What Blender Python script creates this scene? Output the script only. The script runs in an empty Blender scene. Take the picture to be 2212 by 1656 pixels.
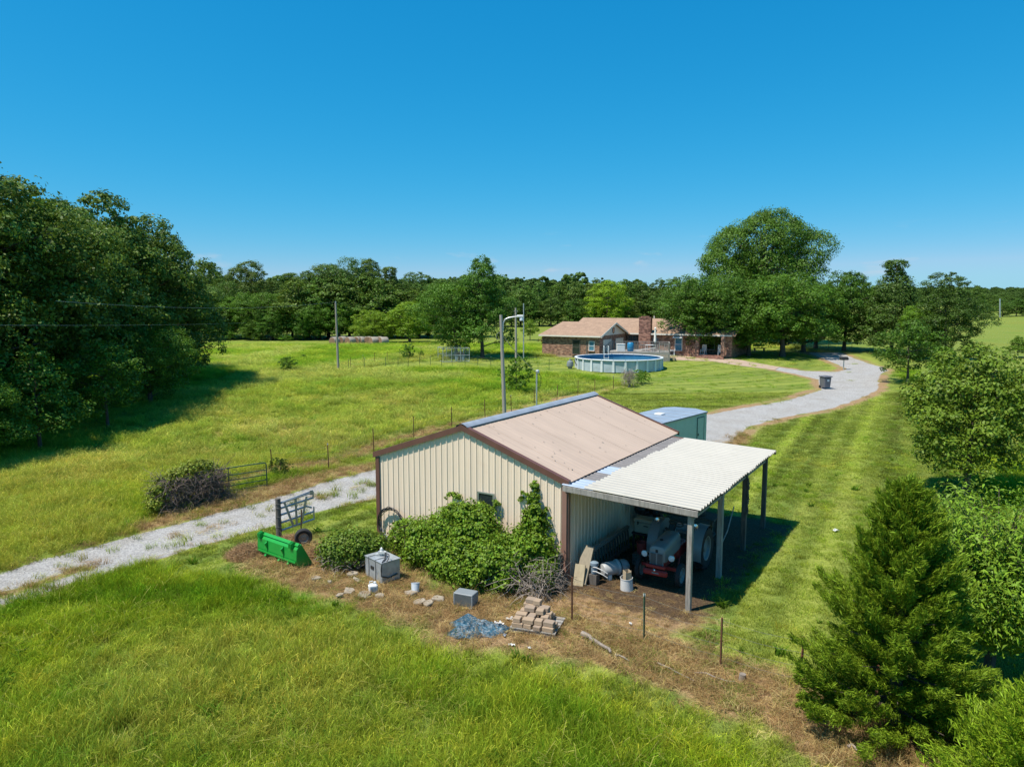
import bpy, math, random
import numpy as np
R = math.radians
scene = bpy.context.scene
COL = scene.collection
# ---------------------------------------------------------------- camera, sky, sun, exposure
CAM_H, FPX, PITCH = 8.0, 1540.0, 0.1130        # focal length in pixels of a 2212 x 1656 picture
cam_d = bpy.data.cameras.new('camera'); cam = bpy.data.objects.new('camera', cam_d); COL.objects.link(cam)
cam_d.sensor_width = 36.0; cam_d.lens = FPX / 2212 * 36.0
cam_d.clip_start = 0.1; cam_d.clip_end = 6000
cam.location = (0, 0, CAM_H); cam.rotation_euler = (math.pi / 2 - PITCH, 0, 0)
scene.camera = cam
SUN_EL = R(64); SUN_DIR_XY = np.array([-0.89, -0.455])          # horizontal direction towards the sun
SUN_DIR_XY = SUN_DIR_XY / np.linalg.norm(SUN_DIR_XY)
world = bpy.data.worlds.new('World'); scene.world = world; world.use_nodes = True
wn, wl = world.node_tree.nodes, world.node_tree.links
bg = wn['Background']
sky = wn.new('ShaderNodeTexSky'); sky.sky_type = 'NISHITA'; sky.sun_disc = False
sky.sun_elevation = SUN_EL
sky.sun_rotation = math.atan2(SUN_DIR_XY[0], SUN_DIR_XY[1])
sky.altitude = 150; sky.air_density = 1.0; sky.dust_density = 0.0; sky.ozone_density = 3.0
# a few thin fair-weather cloud wisps low over the horizon, all the way round
tcw = wn.new('ShaderNodeTexCoord'); mpw = wn.new('ShaderNodeMapping'); mpw.inputs['Scale'].default_value = (14, 14, 55)
nzw = wn.new('ShaderNodeTexNoise'); nzw.inputs['Scale'].default_value = 1.0; nzw.inputs['Detail'].default_value = 5
rmw = wn.new('ShaderNodeMapRange'); rmw.inputs['From Min'].default_value = 0.61; rmw.inputs['From Max'].default_value = 0.76
sxw = wn.new('ShaderNodeSeparateXYZ')
lo = wn.new('ShaderNodeMapRange'); lo.inputs['From Min'].default_value = 0.10; lo.inputs['From Max'].default_value = 0.055
mulw = wn.new('ShaderNodeMath'); mulw.operation = 'MULTIPLY'
mul2 = wn.new('ShaderNodeMath'); mul2.operation = 'MULTIPLY'; mul2.inputs[1].default_value = 0.55
mixw = wn.new('ShaderNodeMix'); mixw.data_type = 'RGBA'
# clear deep azure: per-channel response of the sky
sepw = wn.new('ShaderNodeSeparateColor'); comw = wn.new('ShaderNodeCombineColor'); wl.new(sky.outputs[0], sepw.inputs[0])
for ch, k_, p_ in (('Red', .046, 2.24), ('Green', 1.23, .67), ('Blue', 2.42, .5)):
    pw_ = wn.new('ShaderNodeMath'); pw_.operation = 'POWER'; pw_.inputs[1].default_value = p_; ml_ = wn.new('ShaderNodeMath'); ml_.operation = 'MULTIPLY'; ml_.inputs[1].default_value = k_
    mn_ = wn.new('ShaderNodeMath'); mn_.operation = 'MINIMUM'; mn_.inputs[1].default_value = {'Red': 2.6, 'Green': 5.0, 'Blue': 7.0}[ch]
    wl.new(sepw.outputs[ch], pw_.inputs[0]); wl.new(pw_.outputs[0], ml_.inputs[0]); wl.new(ml_.outputs[0], mn_.inputs[0]); wl.new(mn_.outputs[0], comw.inputs[ch])
wl.new(tcw.outputs['Generated'], mpw.inputs['Vector']); wl.new(mpw.outputs[0], nzw.inputs['Vector'])
wl.new(nzw.outputs['Fac'], rmw.inputs['Value']); wl.new(tcw.outputs['Generated'], sxw.inputs[0])
wl.new(sxw.outputs['Z'], lo.inputs['Value']); wl.new(rmw.outputs[0], mulw.inputs[0]); wl.new(lo.outputs[0], mulw.inputs[1])
wl.new(mulw.outputs[0], mul2.inputs[0])
wl.new(mul2.outputs[0], mixw.inputs['Factor']); wl.new(comw.outputs[0], mixw.inputs[6]); mixw.inputs[7].default_value = (4.2, 5.0, 5.8, 1)
wl.new(mixw.outputs[2], bg.inputs['Color']); bg.inputs['Strength'].default_value = 0.10
sun_d = bpy.data.lights.new('sun', 'SUN'); sun = bpy.data.objects.new('sun', sun_d); COL.objects.link(sun)
sun_d.energy = 4.8; sun_d.angle = R(0.53); sun_d.color = (1.0, 0.925, 0.82)
ce, se = math.cos(SUN_EL), math.sin(SUN_EL)
from mathutils import Vector, Matrix, Euler
sun.rotation_euler = Vector((SUN_DIR_XY[0] * ce, SUN_DIR_XY[1] * ce, se)).to_track_quat('Z', 'Y').to_euler()
vs = scene.view_settings
vs.view_transform = 'Standard'; vs.look = 'None'; vs.exposure = 0.4; vs.gamma = 1.0; vs.use_curve_mapping = False
cy = scene.cycles
cy.max_bounces = 5; cy.diffuse_bounces = 2; cy.glossy_bounces = 2; cy.transmission_bounces = 3; cy.transparent_max_bounces = 4
cy.caustics_reflective = False; cy.caustics_refractive = False; cy.sample_clamp_indirect = 4.0
cy.use_denoising = True; cy.denoiser = 'OPENIMAGEDENOISE'; cy.denoising_input_passes = 'RGB_ALBEDO_NORMAL'; cy.denoising_prefilter = 'ACCURATE'
cy.use_adaptive_sampling = False
scene.render.filter_size = 1.0

# ---------------------------------------------------------------- terrain and picture -> ground
def S(t):
    t = np.clip(t, 0, 1); return t * t * (3 - 2 * t)
_rng0 = np.random.RandomState(7)
_lat = _rng0.rand(256, 256)
def vnoise(x, y):
    xi = np.floor(x).astype(int); yi = np.floor(y).astype(int); fx = x - xi; fy = y - yi
    fx = fx * fx * (3 - 2 * fx); fy = fy * fy * (3 - 2 * fy)
    a = _lat[xi % 256, yi % 256]; b = _lat[(xi + 1) % 256, yi % 256]
    c = _lat[xi % 256, (yi + 1) % 256]; d = _lat[(xi + 1) % 256, (yi + 1) % 256]
    return (a * (1 - fx) + b * fx) * (1 - fy) + (c * (1 - fx) + d * fx) * fy
def fbm(x, y, o=4):
    s = 0; a = .5; t = 0
    for k in range(o):
        s = s + a * vnoise(x + 17.3 * k, y + 31.7 * k); t += a; x = x * 2.03; y = y * 2.03; a *= .5
    return s / t
def zt(x, y):
    x = np.asarray(x, float); y = np.asarray(y, float)
    z = 1.75 * S((y - 30) / 70) + 0.008 * np.maximum(y - 105, 0)
    z = z + 2.2 * S((x - 70) / 140) * S((y - 90) / 160)
    z = z + 0.25 * (fbm(x / 30, y / 30, 2) - .5) * S((np.hypot(x - 1, y - 22) - 14) / 16)
    z = z + 15 * S((y - 420) / 700) * (0.5 + 0.8 * fbm(x / 260 + 5, y / 260, 3))
    return z
CP, SP = math.cos(PITCH), math.sin(PITCH)
def ray(px, py):
    u = (px - 1106) / FPX; v = (828 - py) / FPX
    return np.array([u, CP + v * SP, v * CP - SP])          # camera looks along +Y, pitched down
def G(px, py):
    d = ray(px, py); t = 5.0
    f = lambda t: CAM_H + d[2] * t - float(zt(d[0] * t, d[1] * t))
    step = 1.0; last = t
    while f(t) > 0 and t < 3000:
        last = t; t *= 1.02
    a, b = last, t
    for _ in range(30):
        m = (a + b) / 2
        if f(m) > 0: a = m
        else: b = m
    return np.array([d[0] * a, d[1] * a, float(zt(d[0] * a, d[1] * a))])
def AT(px, py, y):                                            # point seen at a pixel, at a known distance y
    d = ray(px, py); t = y / d[1]
    return np.array([d[0] * t, y, CAM_H + d[2] * t])
def HZ(py, y):                                                # height of a picture row at distance y
    return float(AT(1106, py, y)[2])

# ---------------------------------------------------------------- mesh building
class MB:
    def __init__(s): s.v = []; s.f = []
    def add(s, verts, faces):
        o = len(s.v); s.v.extend([tuple(map(float, p)) for p in verts]); s.f.extend([tuple(i + o for i in f) for f in faces]); return s
    def box(s, c, d, rz=0, rx=0, ry=0, taper=1.0, bev=0):
        hx, hy, hz = d[0] / 2, d[1] / 2, d[2] / 2; M3 = Euler((rx, ry, rz)).to_matrix(); c = Vector(c); vs_ = []
        if bev <= 0:
            for z, k in ((-hz, 1), (hz, taper)):
                for x, y in ((-hx * k, -hy * k), (hx * k, -hy * k), (hx * k, hy * k), (-hx * k, hy * k)): vs_.append(c + M3 @ Vector((x, y, z)))
            return s.add(vs_, [(3, 2, 1, 0), (4, 5, 6, 7), (0, 1, 5, 4), (1, 2, 6, 5), (2, 3, 7, 6), (3, 0, 4, 7)])
        b = min(bev, hx * .9, hy * .9, hz * .9)
        rings = [(-hz, b), (-hz + b, 0), (hz - b, 0), (hz, b)]
        for z, ins in rings:
            k = taper if z > 0 else 1
            X, Y = hx * k - ins, hy * k - ins; e = b if ins == 0 else b * .6
            for x, y in ((-X + e, -Y), (X - e, -Y), (X, -Y + e), (X, Y - e), (X - e, Y), (-X + e, Y), (-X, Y - e), (-X, -Y + e)): vs_.append(c + M3 @ Vector((x, y, z)))
        fs = [tuple(range(7, -1, -1)), tuple(range(24, 32))]
        for r in range(3):
            for i in range(8): fs.append((r * 8 + i, r * 8 + (i + 1) % 8, r * 8 + 8 + (i + 1) % 8, r * 8 + 8 + i))
        return s.add(vs_, fs)
    def tube(s, pts, r, n=8, cap=True):
        P = [Vector(p) for p in pts]; m = len(P); rs = r if isinstance(r, (list, tuple)) else [r] * m; vs_ = []
        up = Vector((0, 0, 1)); d0 = (P[1] - P[0]).normalized()
        a = d0.cross(up);
        if a.length < .05: a = d0.cross(Vector((1, 0, 0)))
        a.normalize()
        for i in range(m):
            d = (P[min(i + 1, m - 1)] - P[max(i - 1, 0)]).normalized()
            a = (a - d * a.dot(d)).normalized(); b = d.cross(a)
            for k in range(n):
                t = 2 * math.pi * (k + .5) / n; vs_.append(P[i] + (a * math.cos(t) + b * math.sin(t)) * rs[i])
        fs = [(i * n + k, i * n + (k + 1) % n, (i + 1) * n + (k + 1) % n, (i + 1) * n + k) for i in range(m - 1) for k in range(n)]
        if cap: fs += [tuple(range(n - 1, -1, -1)), tuple(range((m - 1) * n, m * n))]
        return s.add(vs_, fs)
    def lathe(s, prof, c=(0, 0, 0), axis='z', n=24, a0=0, a1=2 * math.pi):
        full = abs(a1 - a0 - 2 * math.pi) < 1e-6; m = n if full else n + 1; vs_ = []
        for r, h in prof:
            for k in range(m):
                t = a0 + (a1 - a0) * k / n; x, y = r * math.cos(t), r * math.sin(t)
                p = {'z': (x, y, h), 'x': (h, x, y), 'y': (y, h, x)}[axis]
                vs_.append((c[0] + p[0], c[1] + p[1], c[2] + p[2]))
        q = len(prof); fs = []
        for i in range(q - 1):
            for k in range(n):
                k2 = (k + 1) % m if full else k + 1
                fs.append((i * m + k, i * m + k2, (i + 1) * m + k2, (i + 1) * m + k))
        return s.add(vs_, fs)
    def prism(s, poly, a, b, axis='y'):                      # polygon (two coordinates) pushed from a to b along an axis
        n = len(poly); f = {'y': lambda p, t: (p[0], t, p[1]), 'x': lambda p, t: (t, p[0], p[1]), 'z': lambda p, t: (p[0], p[1], t)}[axis]
        vs_ = [f(p, a) for p in poly] + [f(p, b) for p in poly]
        return s.add(vs_, [tuple(range(n - 1, -1, -1)), tuple(range(n, 2 * n))] + [(i, (i + 1) % n, n + (i + 1) % n, n + i) for i in range(n)])
    def strip(s, A, B, th=None):                              # sheet between two polylines
        n = len(A); return s.add(list(A) + list(B), [(i, i + 1, n + i + 1, n + i) for i in range(n - 1)])
    def loft(s, secs, cap=True, closed=True):
        n = len(secs[0]); vs_ = [p for q in secs for p in q]; fs = []
        for i in range(len(secs) - 1):
            for k in range(n if closed else n - 1): fs.append((i * n + k, i * n + (k + 1) % n, (i + 1) * n + (k + 1) % n, (i + 1) * n + k))
        if cap: fs += [tuple(range(n - 1, -1, -1)), tuple(range((len(secs) - 1) * n, len(secs) * n))]
        return s.add(vs_, fs)
    def mesh(s, name, mat, smooth=False):
        me = bpy.data.meshes.new(name); me.from_pydata(s.v, [], s.f); me.materials.append(mat)
        import bmesh
        bm = bmesh.new(); bm.from_mesh(me); bmesh.ops.recalc_face_normals(bm, faces=bm.faces); bm.to_mesh(me); bm.free()
        if smooth:
            me.polygons.foreach_set('use_smooth', [True] * len(me.polygons))
            try: me.set_sharp_from_angle(angle=R(40))
            except Exception: pass
        me.update(); return me
    def build(s, name, mat, parent=None, loc=(0, 0, 0), rot=(0, 0, 0), smooth=False):
        return link(name, s.mesh(name, mat, smooth), parent, loc, rot)
def link(name, me, parent=None, loc=(0, 0, 0), rot=(0, 0, 0)):
    o = bpy.data.objects.new(name, me); COL.objects.link(o); o.parent = parent; o.location = loc; o.rotation_euler = rot; return o
def tag(o, label=None, cat=None, group=None, kind=None):
    if label: o['label'] = label
    if cat: o['category'] = cat
    if group: o['group'] = group
    if kind: o['kind'] = kind
    return o
def thing(name, label, cat, loc=(0, 0, 0), rz=0, group=None):
    o = bpy.data.objects.new(name, None); COL.objects.link(o); o.location = [float(c) for c in loc]; o.rotation_euler = (0, 0, rz)
    o.empty_display_size = .2
    return tag(o, label, cat, group)
def copy_tree(o, parent=None):
    c = o.copy(); COL.objects.link(c); c.parent = parent
    for ch in list(o.children): copy_tree(ch, c)
    return c
def np_mesh(name, V, F, mat, attrs=None, smooth=False):
    V = np.ascontiguousarray(V, np.float32); F = np.ascontiguousarray(F, np.int32); k = F.shape[1]
    me = bpy.data.meshes.new(name); me.vertices.add(len(V)); me.vertices.foreach_set('co', V.ravel())
    me.loops.add(F.size); me.loops.foreach_set('vertex_index', F.ravel())
    me.polygons.add(len(F)); me.polygons.foreach_set('loop_start', np.arange(len(F), dtype=np.int32) * k)
    try: me.polygons.foreach_set('loop_total', np.full(len(F), k, np.int32))
    except Exception: pass
    if smooth: me.polygons.foreach_set('use_smooth', np.ones(len(F), bool))
    for nm, (ty, dat) in (attrs or {}).items():
        a = me.attributes.new(nm, ty, 'POINT'); dat = np.ascontiguousarray(dat, np.float32)
        a.data.foreach_set('color' if ty == 'FLOAT_COLOR' else 'vector' if ty == 'FLOAT_VECTOR' else 'value', dat.ravel())
    if mat: me.materials.append(mat)
    me.update(calc_edges=True); me.validate(); return me

# ---------------------------------------------------------------- materials
def _new(name):
    m = bpy.data.materials.new(name); m.use_nodes = True; nt = m.node_tree
    return m, nt.nodes, nt.links, nt.nodes['Principled BSDF']
def M(name, col, rough=.6, metal=0, var=.15, vs_=3.0, bump=0, bs=40, col2=None, streak=None, spec=.5, dirt=None, coat=0, wcoord=False):
    m, n, l, p = _new(name)
    tc = n.new('ShaderNodeTexCoord'); src = tc.outputs['Object']
    if wcoord:
        ge = n.new('ShaderNodeNewGeometry'); src = ge.outputs['Position']
    mp = n.new('ShaderNodeMapping'); l.new(src, mp.inputs[0])
    if streak: mp.inputs['Scale'].default_value = streak
    nz = n.new('ShaderNodeTexNoise'); nz.inputs['Scale'].default_value = vs_; nz.inputs['Detail'].default_value = 6; nz.inputs['Roughness'].default_value = .65
    l.new(mp.outputs[0], nz.inputs['Vector'])
    rp = n.new('ShaderNodeValToRGB'); l.new(nz.outputs['Fac'], rp.inputs[0])
    c = np.array(col); a = np.clip(c * (1 - var), 0, 1); b = np.clip(np.array(col2) if col2 is not None else c * (1 + var), 0, 1)
    rp.color_ramp.elements[0].position = .32; rp.color_ramp.elements[1].position = .68
    rp.color_ramp.elements[0].color = (*a, 1); rp.color_ramp.elements[1].color = (*b, 1)
    out = rp.outputs[0]
    if dirt is not None:
        n2 = n.new('ShaderNodeTexNoise'); n2.inputs['Scale'].default_value = dirt[1]; n2.inputs['Detail'].default_value = 8; l.new(tc.outputs['Object'], n2.inputs['Vector'])
        r2 = n.new('ShaderNodeMapRange'); r2.inputs['From Min'].default_value = dirt[2]; r2.inputs['From Max'].default_value = dirt[2] + .12; r2.inputs['To Max'].default_value = dirt[3]
        l.new(n2.outputs['Fac'], r2.inputs['Value']); mx = n.new('ShaderNodeMix'); mx.data_type = 'RGBA'
        l.new(r2.outputs[0], mx.inputs['Factor']); l.new(out, mx.inputs[6]); mx.inputs[7].default_value = (*dirt[0], 1); out = mx.outputs[2]
    l.new(out, p.inputs['Base Color'])
    p.inputs['Roughness'].default_value = rough; p.inputs['Metallic'].default_value = metal; p.inputs['Specular IOR Level'].default_value = spec
    if coat: p.inputs['Coat Weight'].default_value = coat
    if bump:
        nb = n.new('ShaderNodeTexNoise'); nb.inputs['Scale'].default_value = bs; nb.inputs['Detail'].default_value = 5; l.new(mp.outputs[0], nb.inputs['Vector'])
        bp = n.new('ShaderNodeBump'); bp.inputs['Strength'].default_value = bump; bp.inputs['Distance'].default_value = .02
        l.new(nb.outputs['Fac'], bp.inputs['Height']); l.new(bp.outputs[0], p.inputs['Normal'])
    return m
def leaf_mat(name, rough=.5, trans=.3, spec=.35, instancer=False):
    m, n, l, p = _new(name)
    at = n.new('ShaderNodeAttribute'); at.attribute_name = 'lc'
    oi = n.new('ShaderNodeAttribute' if instancer else 'ShaderNodeObjectInfo')
    if instancer: oi.attribute_type = 'INSTANCER'; oi.attribute_name = 'col'
    mx = n.new('ShaderNodeMix'); mx.data_type = 'RGBA'; mx.blend_type = 'MULTIPLY'; mx.inputs['Factor'].default_value = 1
    l.new(at.outputs['Color'], mx.inputs[6]); l.new(oi.outputs['Color'], mx.inputs[7])
    l.new(mx.outputs[2], p.inputs['Base Color']); p.inputs['Roughness'].default_value = rough; p.inputs['Specular IOR Level'].default_value = spec
    tr = n.new('ShaderNodeBsdfTranslucent'); 
    hs = n.new('ShaderNodeHueSaturation'); hs.inputs['Value'].default_value = 1.25; hs.inputs['Hue'].default_value = .485; l.new(mx.outputs[2], hs.inputs['Color']); l.new(hs.outputs[0], tr.inputs['Color'])
    ms = n.new('ShaderNodeMixShader'); ms.inputs[0].default_value = trans
    l.new(p.outputs[0], ms.inputs[1]); l.new(tr.outputs[0], ms.inputs[2]); l.new(ms.outputs[0], n['Material Output'].inputs['Surface'])
    return m
# ---------------------------------------------------------------- ground zones (picture outlines laid on the terrain)
def PG(pts): return np.array([G(*p)[:2] for p in pts])
BX, BY, PHI = 1.565, 19.80, -0.562
GV = np.array([math.cos(PHI), math.sin(PHI)]); LV = np.array([-math.sin(PHI), math.cos(PHI)])
def BW(a, b): return np.array([BX, BY]) + GV * a + LV * b      # barn coordinates -> world
def sdist(poly, x, y):                                          # signed distance, positive inside
    d = np.full(x.shape, 1e9); ins = np.zeros(x.shape, bool); n = len(poly)
    for i in range(n):
        ax, ay = poly[i]; bx, by = poly[(i + 1) % n]; ex, ey = bx - ax, by - ay
        t = np.clip(((x - ax) * ex + (y - ay) * ey) / (ex * ex + ey * ey + 1e-12), 0, 1)
        d = np.minimum(d, (x - ax - t * ex) ** 2 + (y - ay - t * ey) ** 2)
        c = ((ay > y) != (by > y)) & (x < (bx - ax) * (y - ay) / (by - ay + 1e-12) + ax); ins ^= c
    d = np.sqrt(d); return np.where(ins, d, -d)
GRAV = PG([(-260, 1318), (-100, 1268), (0, 1238), (73, 1212), (169, 1188), (294, 1152), (430, 1118), (576, 1080), (720, 1034), (812, 1012), (1000, 983), (1250, 940), (1400, 915), (1526, 895), (1626, 877), (1717, 859), (1774, 841),
           (1769, 820), (1717, 807), (1672, 799), (1682, 793), (1740, 801), (1808, 803), (1831, 797), (1806, 786), (1774, 772), (1751, 764), (1738, 760), (1817, 762), (1854, 777), (1911, 795), (1917, 800), (1899, 811), (1895, 841), (1854, 861), (1785, 884), (1694, 900), (1626, 918), (1592, 939), (1575, 956),
           (1500, 965), (1300, 1003), (1100, 1042), (812, 1074), (720, 1096), (547, 1146), (417, 1180), (312, 1212), (167, 1253), (52, 1294), (0, 1306), (-120, 1350), (-300, 1410)])
MID = PG([(-260, 1365), (-60, 1285), (40, 1262), (130, 1232), (170, 1218), (215, 1222), (130, 1252), (30, 1285), (-80, 1318), (-280, 1390)])    # weedy hump in the track
MID2 = PG([(330, 1160), (430, 1142), (560, 1105), (700, 1064), (812, 1036), (1000, 1008), (1000, 1020), (812, 1048), (700, 1078), (560, 1120), (400, 1165)])
LAWN = PG([(1235, 1345), (1400, 1385), (1550, 1440), (1740, 1505), (1900, 1560), (2300, 1720), (3000, 1500), (2500, 1200), (2160, 1085), (2040, 920), (1950, 815), (1905, 765), (1700, 752), (1460, 756), (1290, 770), (1160, 770), (1060, 762), (1000, 770), (950, 779), (880, 784), (830, 789), (760, 799), (830, 797), (950, 796), (1060, 798), (1180, 806), (1250, 808), (1330, 822), (1370, 835), (1285, 858), (1105, 896), (894, 950), (808, 982), (700, 1020), (812, 1008), (1526, 892), (1526, 960), (812, 1078),
           (700, 1102), (560, 1147), (420, 1184), (330, 1212), (380, 1240), (500, 1262), (650, 1290), (850, 1350), (1000, 1385), (1200, 1428)])
STRP = PG([(640, 1270), (860, 1325), (1100, 1400), (1250, 1405), (1500, 1480), (1750, 1560), (2000, 1680), (2150, 1800), (1850, 1850), (1740, 1730), (1600, 1620), (1430, 1530), (1250, 1470), (1000, 1415), (800, 1345), (620, 1290)])   # short band before the fence
DEAD = PG([(508, 1196), (560, 1176), (690, 1165), (760, 1200), (830, 1200), (960, 1290), (1100, 1290), (1200, 1255), (1335, 1232), (1480, 1290), (1515, 1345), (1440, 1358), (1330, 1340), (1410, 1358), (1550, 1418), (1727, 1466), (1900, 1525), (2080, 1630), (2250, 1780), (1960, 1790), (1790, 1640), (1620, 1545), (1420, 1470), (1260, 1420), (1100, 1405), (960, 1380), (860, 1325), (740, 1292), (600, 1248), (520, 1218)])
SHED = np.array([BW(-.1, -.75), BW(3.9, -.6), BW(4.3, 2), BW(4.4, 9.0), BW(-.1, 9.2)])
BARNP = np.array([BW(-7.24, 0), BW(0, 0), BW(0, 9.11), BW(-7.24, 9.11)])
FLINE = PG([(335, 1115), (480, 1060), (589, 1030), (710, 1012), (808, 978), (894, 948), (1000, 921), (1203, 870), (1358, 836), (1362, 830), (1203, 856), (1000, 908), (894, 932), (808, 958), (710, 990), (589, 1010), (480, 1045), (335, 1085)])
FSID = PG([(330, 1120), (480, 1075), (600, 1042), (740, 1010), (812, 1000), (812, 1014), (720, 1036), (576, 1082), (430, 1120), (294, 1153), (290, 1140)])
GOLD = [(G(560, 930)[:2], 11, 6), (G(700, 960)[:2], 6, 4), (G(330, 1000)[:2], 6, 4), (G(600, 1000)[:2], 7, 3), (G(760, 870)[:2], 8, 8), (G(500, 880)[:2], 8, 8), (G(870, 900)[:2], 6, 5)]
DRIVE = PG([(1452, 764), (1500, 764), (1600, 778), (1684, 793), (1674, 799), (1600, 790), (1540, 781), (1446, 777)])
GDRV = PG([(1300, 772), (1450, 764), (1446, 777), (1310, 785)])
def sm(d, w): return np.clip(d / w * .5 + .5, 0, 1)
def zones(x, y):
    n1 = fbm(x * .9, y * .9, 4) - .5; n2 = fbm(x * .25 + 9, y * .25, 3) - .5
    gr = sm(sdist(GRAV, x, y) + n1 * .45, .35)
    hump = np.maximum(sm(sdist(MID, x, y) + n1 * .8, .5), .55 * sm(sdist(MID2, x, y) + n1 * 1.2, .5))
    gd = sdist(GRAV, x, y)
    edge = np.clip(1.25 - np.abs(gd + .25) / .9, 0, 1) * (x > 2) + .5 * np.clip(1 - np.abs(gd + .1) / .4, 0, 1) * (x <= 2)
    near = np.clip((60 - y) / 30, 0, 1)
    dead = np.maximum.reduce([sm(sdist(DEAD, x, y) + n1 * 1.0 + .12, .6), sm(sdist(FLINE, x, y) + n1 * 1.2 - .15, .6) * .8, sm(sdist(FSID, x, y) + n1 * .7, .5) * .9, edge * (.75 + n1), hump * .75])
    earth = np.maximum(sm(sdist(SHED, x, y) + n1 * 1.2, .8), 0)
    lawn = np.maximum(sm(sdist(LAWN, x, y) + n1 * 1.0, .5), sm(sdist(STRP, x, y) + n1 * 1.6, 1.0))
    gold = 0 * x
    for c, a, b in GOLD: gold = np.maximum(gold, np.exp(-(((x - c[0]) / a) ** 2 + ((y - c[1]) / b) ** 2)) * (.75 + 1.1 * n2))
    gr = gr * (1 - .8 * hump)
    return gr, dead, earth, np.clip(lawn, 0, 1), np.clip(gold, 0, 1), hump
UA, UB = G(1280, 932)[:2], G(1800, 860)[:2]
def stripe(x, y):                                               # mowing passes
    q = x * .874 - y * .485 + .5 * (fbm(x / 9, y / 9, 2) - .5)
    a = .55 * np.sin(q * 2 * math.pi / 1.15) + 2.2 * (vnoise(q / .8, 0 * q) - .5) + .9 * (vnoise(q / 2.6, 0 * q + 5) - .5); far = S(((UA[0] - UB[0]) * (UA[1] - y) - (UA[1] - UB[1]) * (UA[0] - x)) / np.hypot(*(UA - UB)) + .5)
    c = np.hypot(x - 9, (y - 86) * 1.25) + 1.2 * (fbm(x / 7, y / 7, 2) - .5); b = .35 * np.sin(c * 2 * math.pi / 1.9) + 1.1 * (vnoise(c / 1.3, 0 * c) - .5)
    return a * (1 - far) + b * far
# ground sheet, fine near the barn and coarse towards the horizon
def axis(lo, hi, st, far, g):
    a = list(np.arange(lo, hi + 1e-6, st)); s = st
    while a[-1] < far: s *= g; a.append(a[-1] + s)
    s = st
    while a[0] > -far: s *= g; a.insert(0, a[0] - s)
    return np.array(a)
gx = axis(-26, 32, .22, 3000, 1.075); gy = axis(7, 62, .22, 3400, 1.06); gy = gy[gy > -60]
XX, YY = np.meshgrid(gx, gy); x_, y_ = XX.ravel(), YY.ravel()
ZZ = zt(x_, y_); zg, zd, ze, zl, zgo, zh = zones(x_, y_)
ZZ = ZZ - .05 * zg * (y_ < 62) + .02 * (fbm(x_ * 1.3, y_ * 1.3, 3) - .5) * (y_ < 62) * (1 - zg)
nx, ny = len(gx), len(gy); I = np.arange(nx * ny).reshape(ny, nx)
F = np.c_[I[:-1, :-1].ravel(), I[:-1, 1:].ravel(), I[1:, 1:].ravel(), I[1:, :-1].ravel()]
gm, n, l, p = _new('ground_soil_grass_gravel')
def att(nm):
    a = n.new('ShaderNodeAttribute'); a.attribute_name = nm; return a.outputs['Fac']
geo = n.new('ShaderNodeNewGeometry'); pos = geo.outputs['Position']
def noise(sc, det=6, ro=.6, scale=None):
    z = n.new('ShaderNodeTexNoise'); z.inputs['Scale'].default_value = sc; z.inputs['Detail'].default_value = det; z.inputs['Roughness'].default_value = ro
    if scale:
        mp = n.new('ShaderNodeMapping'); mp.inputs['Scale'].default_value = scale; l.new(pos, mp.inputs[0]); l.new(mp.outputs[0], z.inputs['Vector'])
    else: l.new(pos, z.inputs['Vector'])
    return z.outputs['Fac']
def ramp(src, stops):
    r = n.new('ShaderNodeValToRGB'); l.new(src, r.inputs[0]); e = r.color_ramp.elements
    while len(e) < len(stops): e.new(.5)
    for q, (t, c) in zip(e, stops): q.position = t; q.color = (*c, 1)
    return r.outputs[0]
def mixc(f, a, b):
    x = n.new('ShaderNodeMix'); x.data_type = 'RGBA'; l.new(f, x.inputs['Factor']); l.new(a, x.inputs[6]); l.new(b, x.inputs[7]); return x.outputs[2]
def mth(op, a, b=None):
    x = n.new('ShaderNodeMath'); x.operation = op
    for i, v in enumerate((a, b)):
        if v is None: continue
        if isinstance(v, (int, float)): x.inputs[i].default_value = v
        else: l.new(v, x.inputs[i])
    return x.outputs[0]
def thr(a, nz, amt, lo_, hi_):
    s = mth('ADD', a, mth('MULTIPLY', mth('SUBTRACT', nz, .5), amt)); r = n.new('ShaderNodeMapRange'); r.interpolation_type = 'SMOOTHSTEP'
    r.inputs['From Min'].default_value = lo_; r.inputs['From Max'].default_value = hi_; l.new(s, r.inputs['Value']); return r.outputs[0]
nf, nm, nl = noise(9, 8, .7), noise(1.1, 6, .6), noise(.09, 5, .6)
hay = ramp(nf, [(.3, (.11, .15, .02)), (.5, (.20, .25, .040)), (.72, (.29, .32, .07))])
hay2 = ramp(nf, [(.3, (.13, .12, .03)), (.5, (.24, .20, .055)), (.72, (.33, .29, .10))])
big = ramp(nl, [(.35, (.82, .95, .8)), (.55, (1, 1, 1)), (.7, (1.0, .93, .82))])
tall = mixc(thr(att('gold'), nm, .5, .1, .9), hay, hay2)
xx = n.new('ShaderNodeMix'); xx.data_type = 'RGBA'; xx.blend_type = 'MULTIPLY'; xx.inputs['Factor'].default_value = 1; l.new(tall, xx.inputs[6]); l.new(big, xx.inputs[7]); tall = xx.outputs[2]
law = ramp(nf, [(.3, (.12, .16, .025)), (.55, (.215, .265, .046)), (.75, (.29, .32, .08))])
st = att('stripe'); stc = ramp(mth('ADD', mth('MULTIPLY', st, .42), mth('ADD', .5, mth('MULTIPLY', mth('SUBTRACT', nm, .5), .5))), [(.2, (.72, .82, .74)), (.5, (1, 1, 1)), (.8, (1.38, 1.28, 1.35))])
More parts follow.
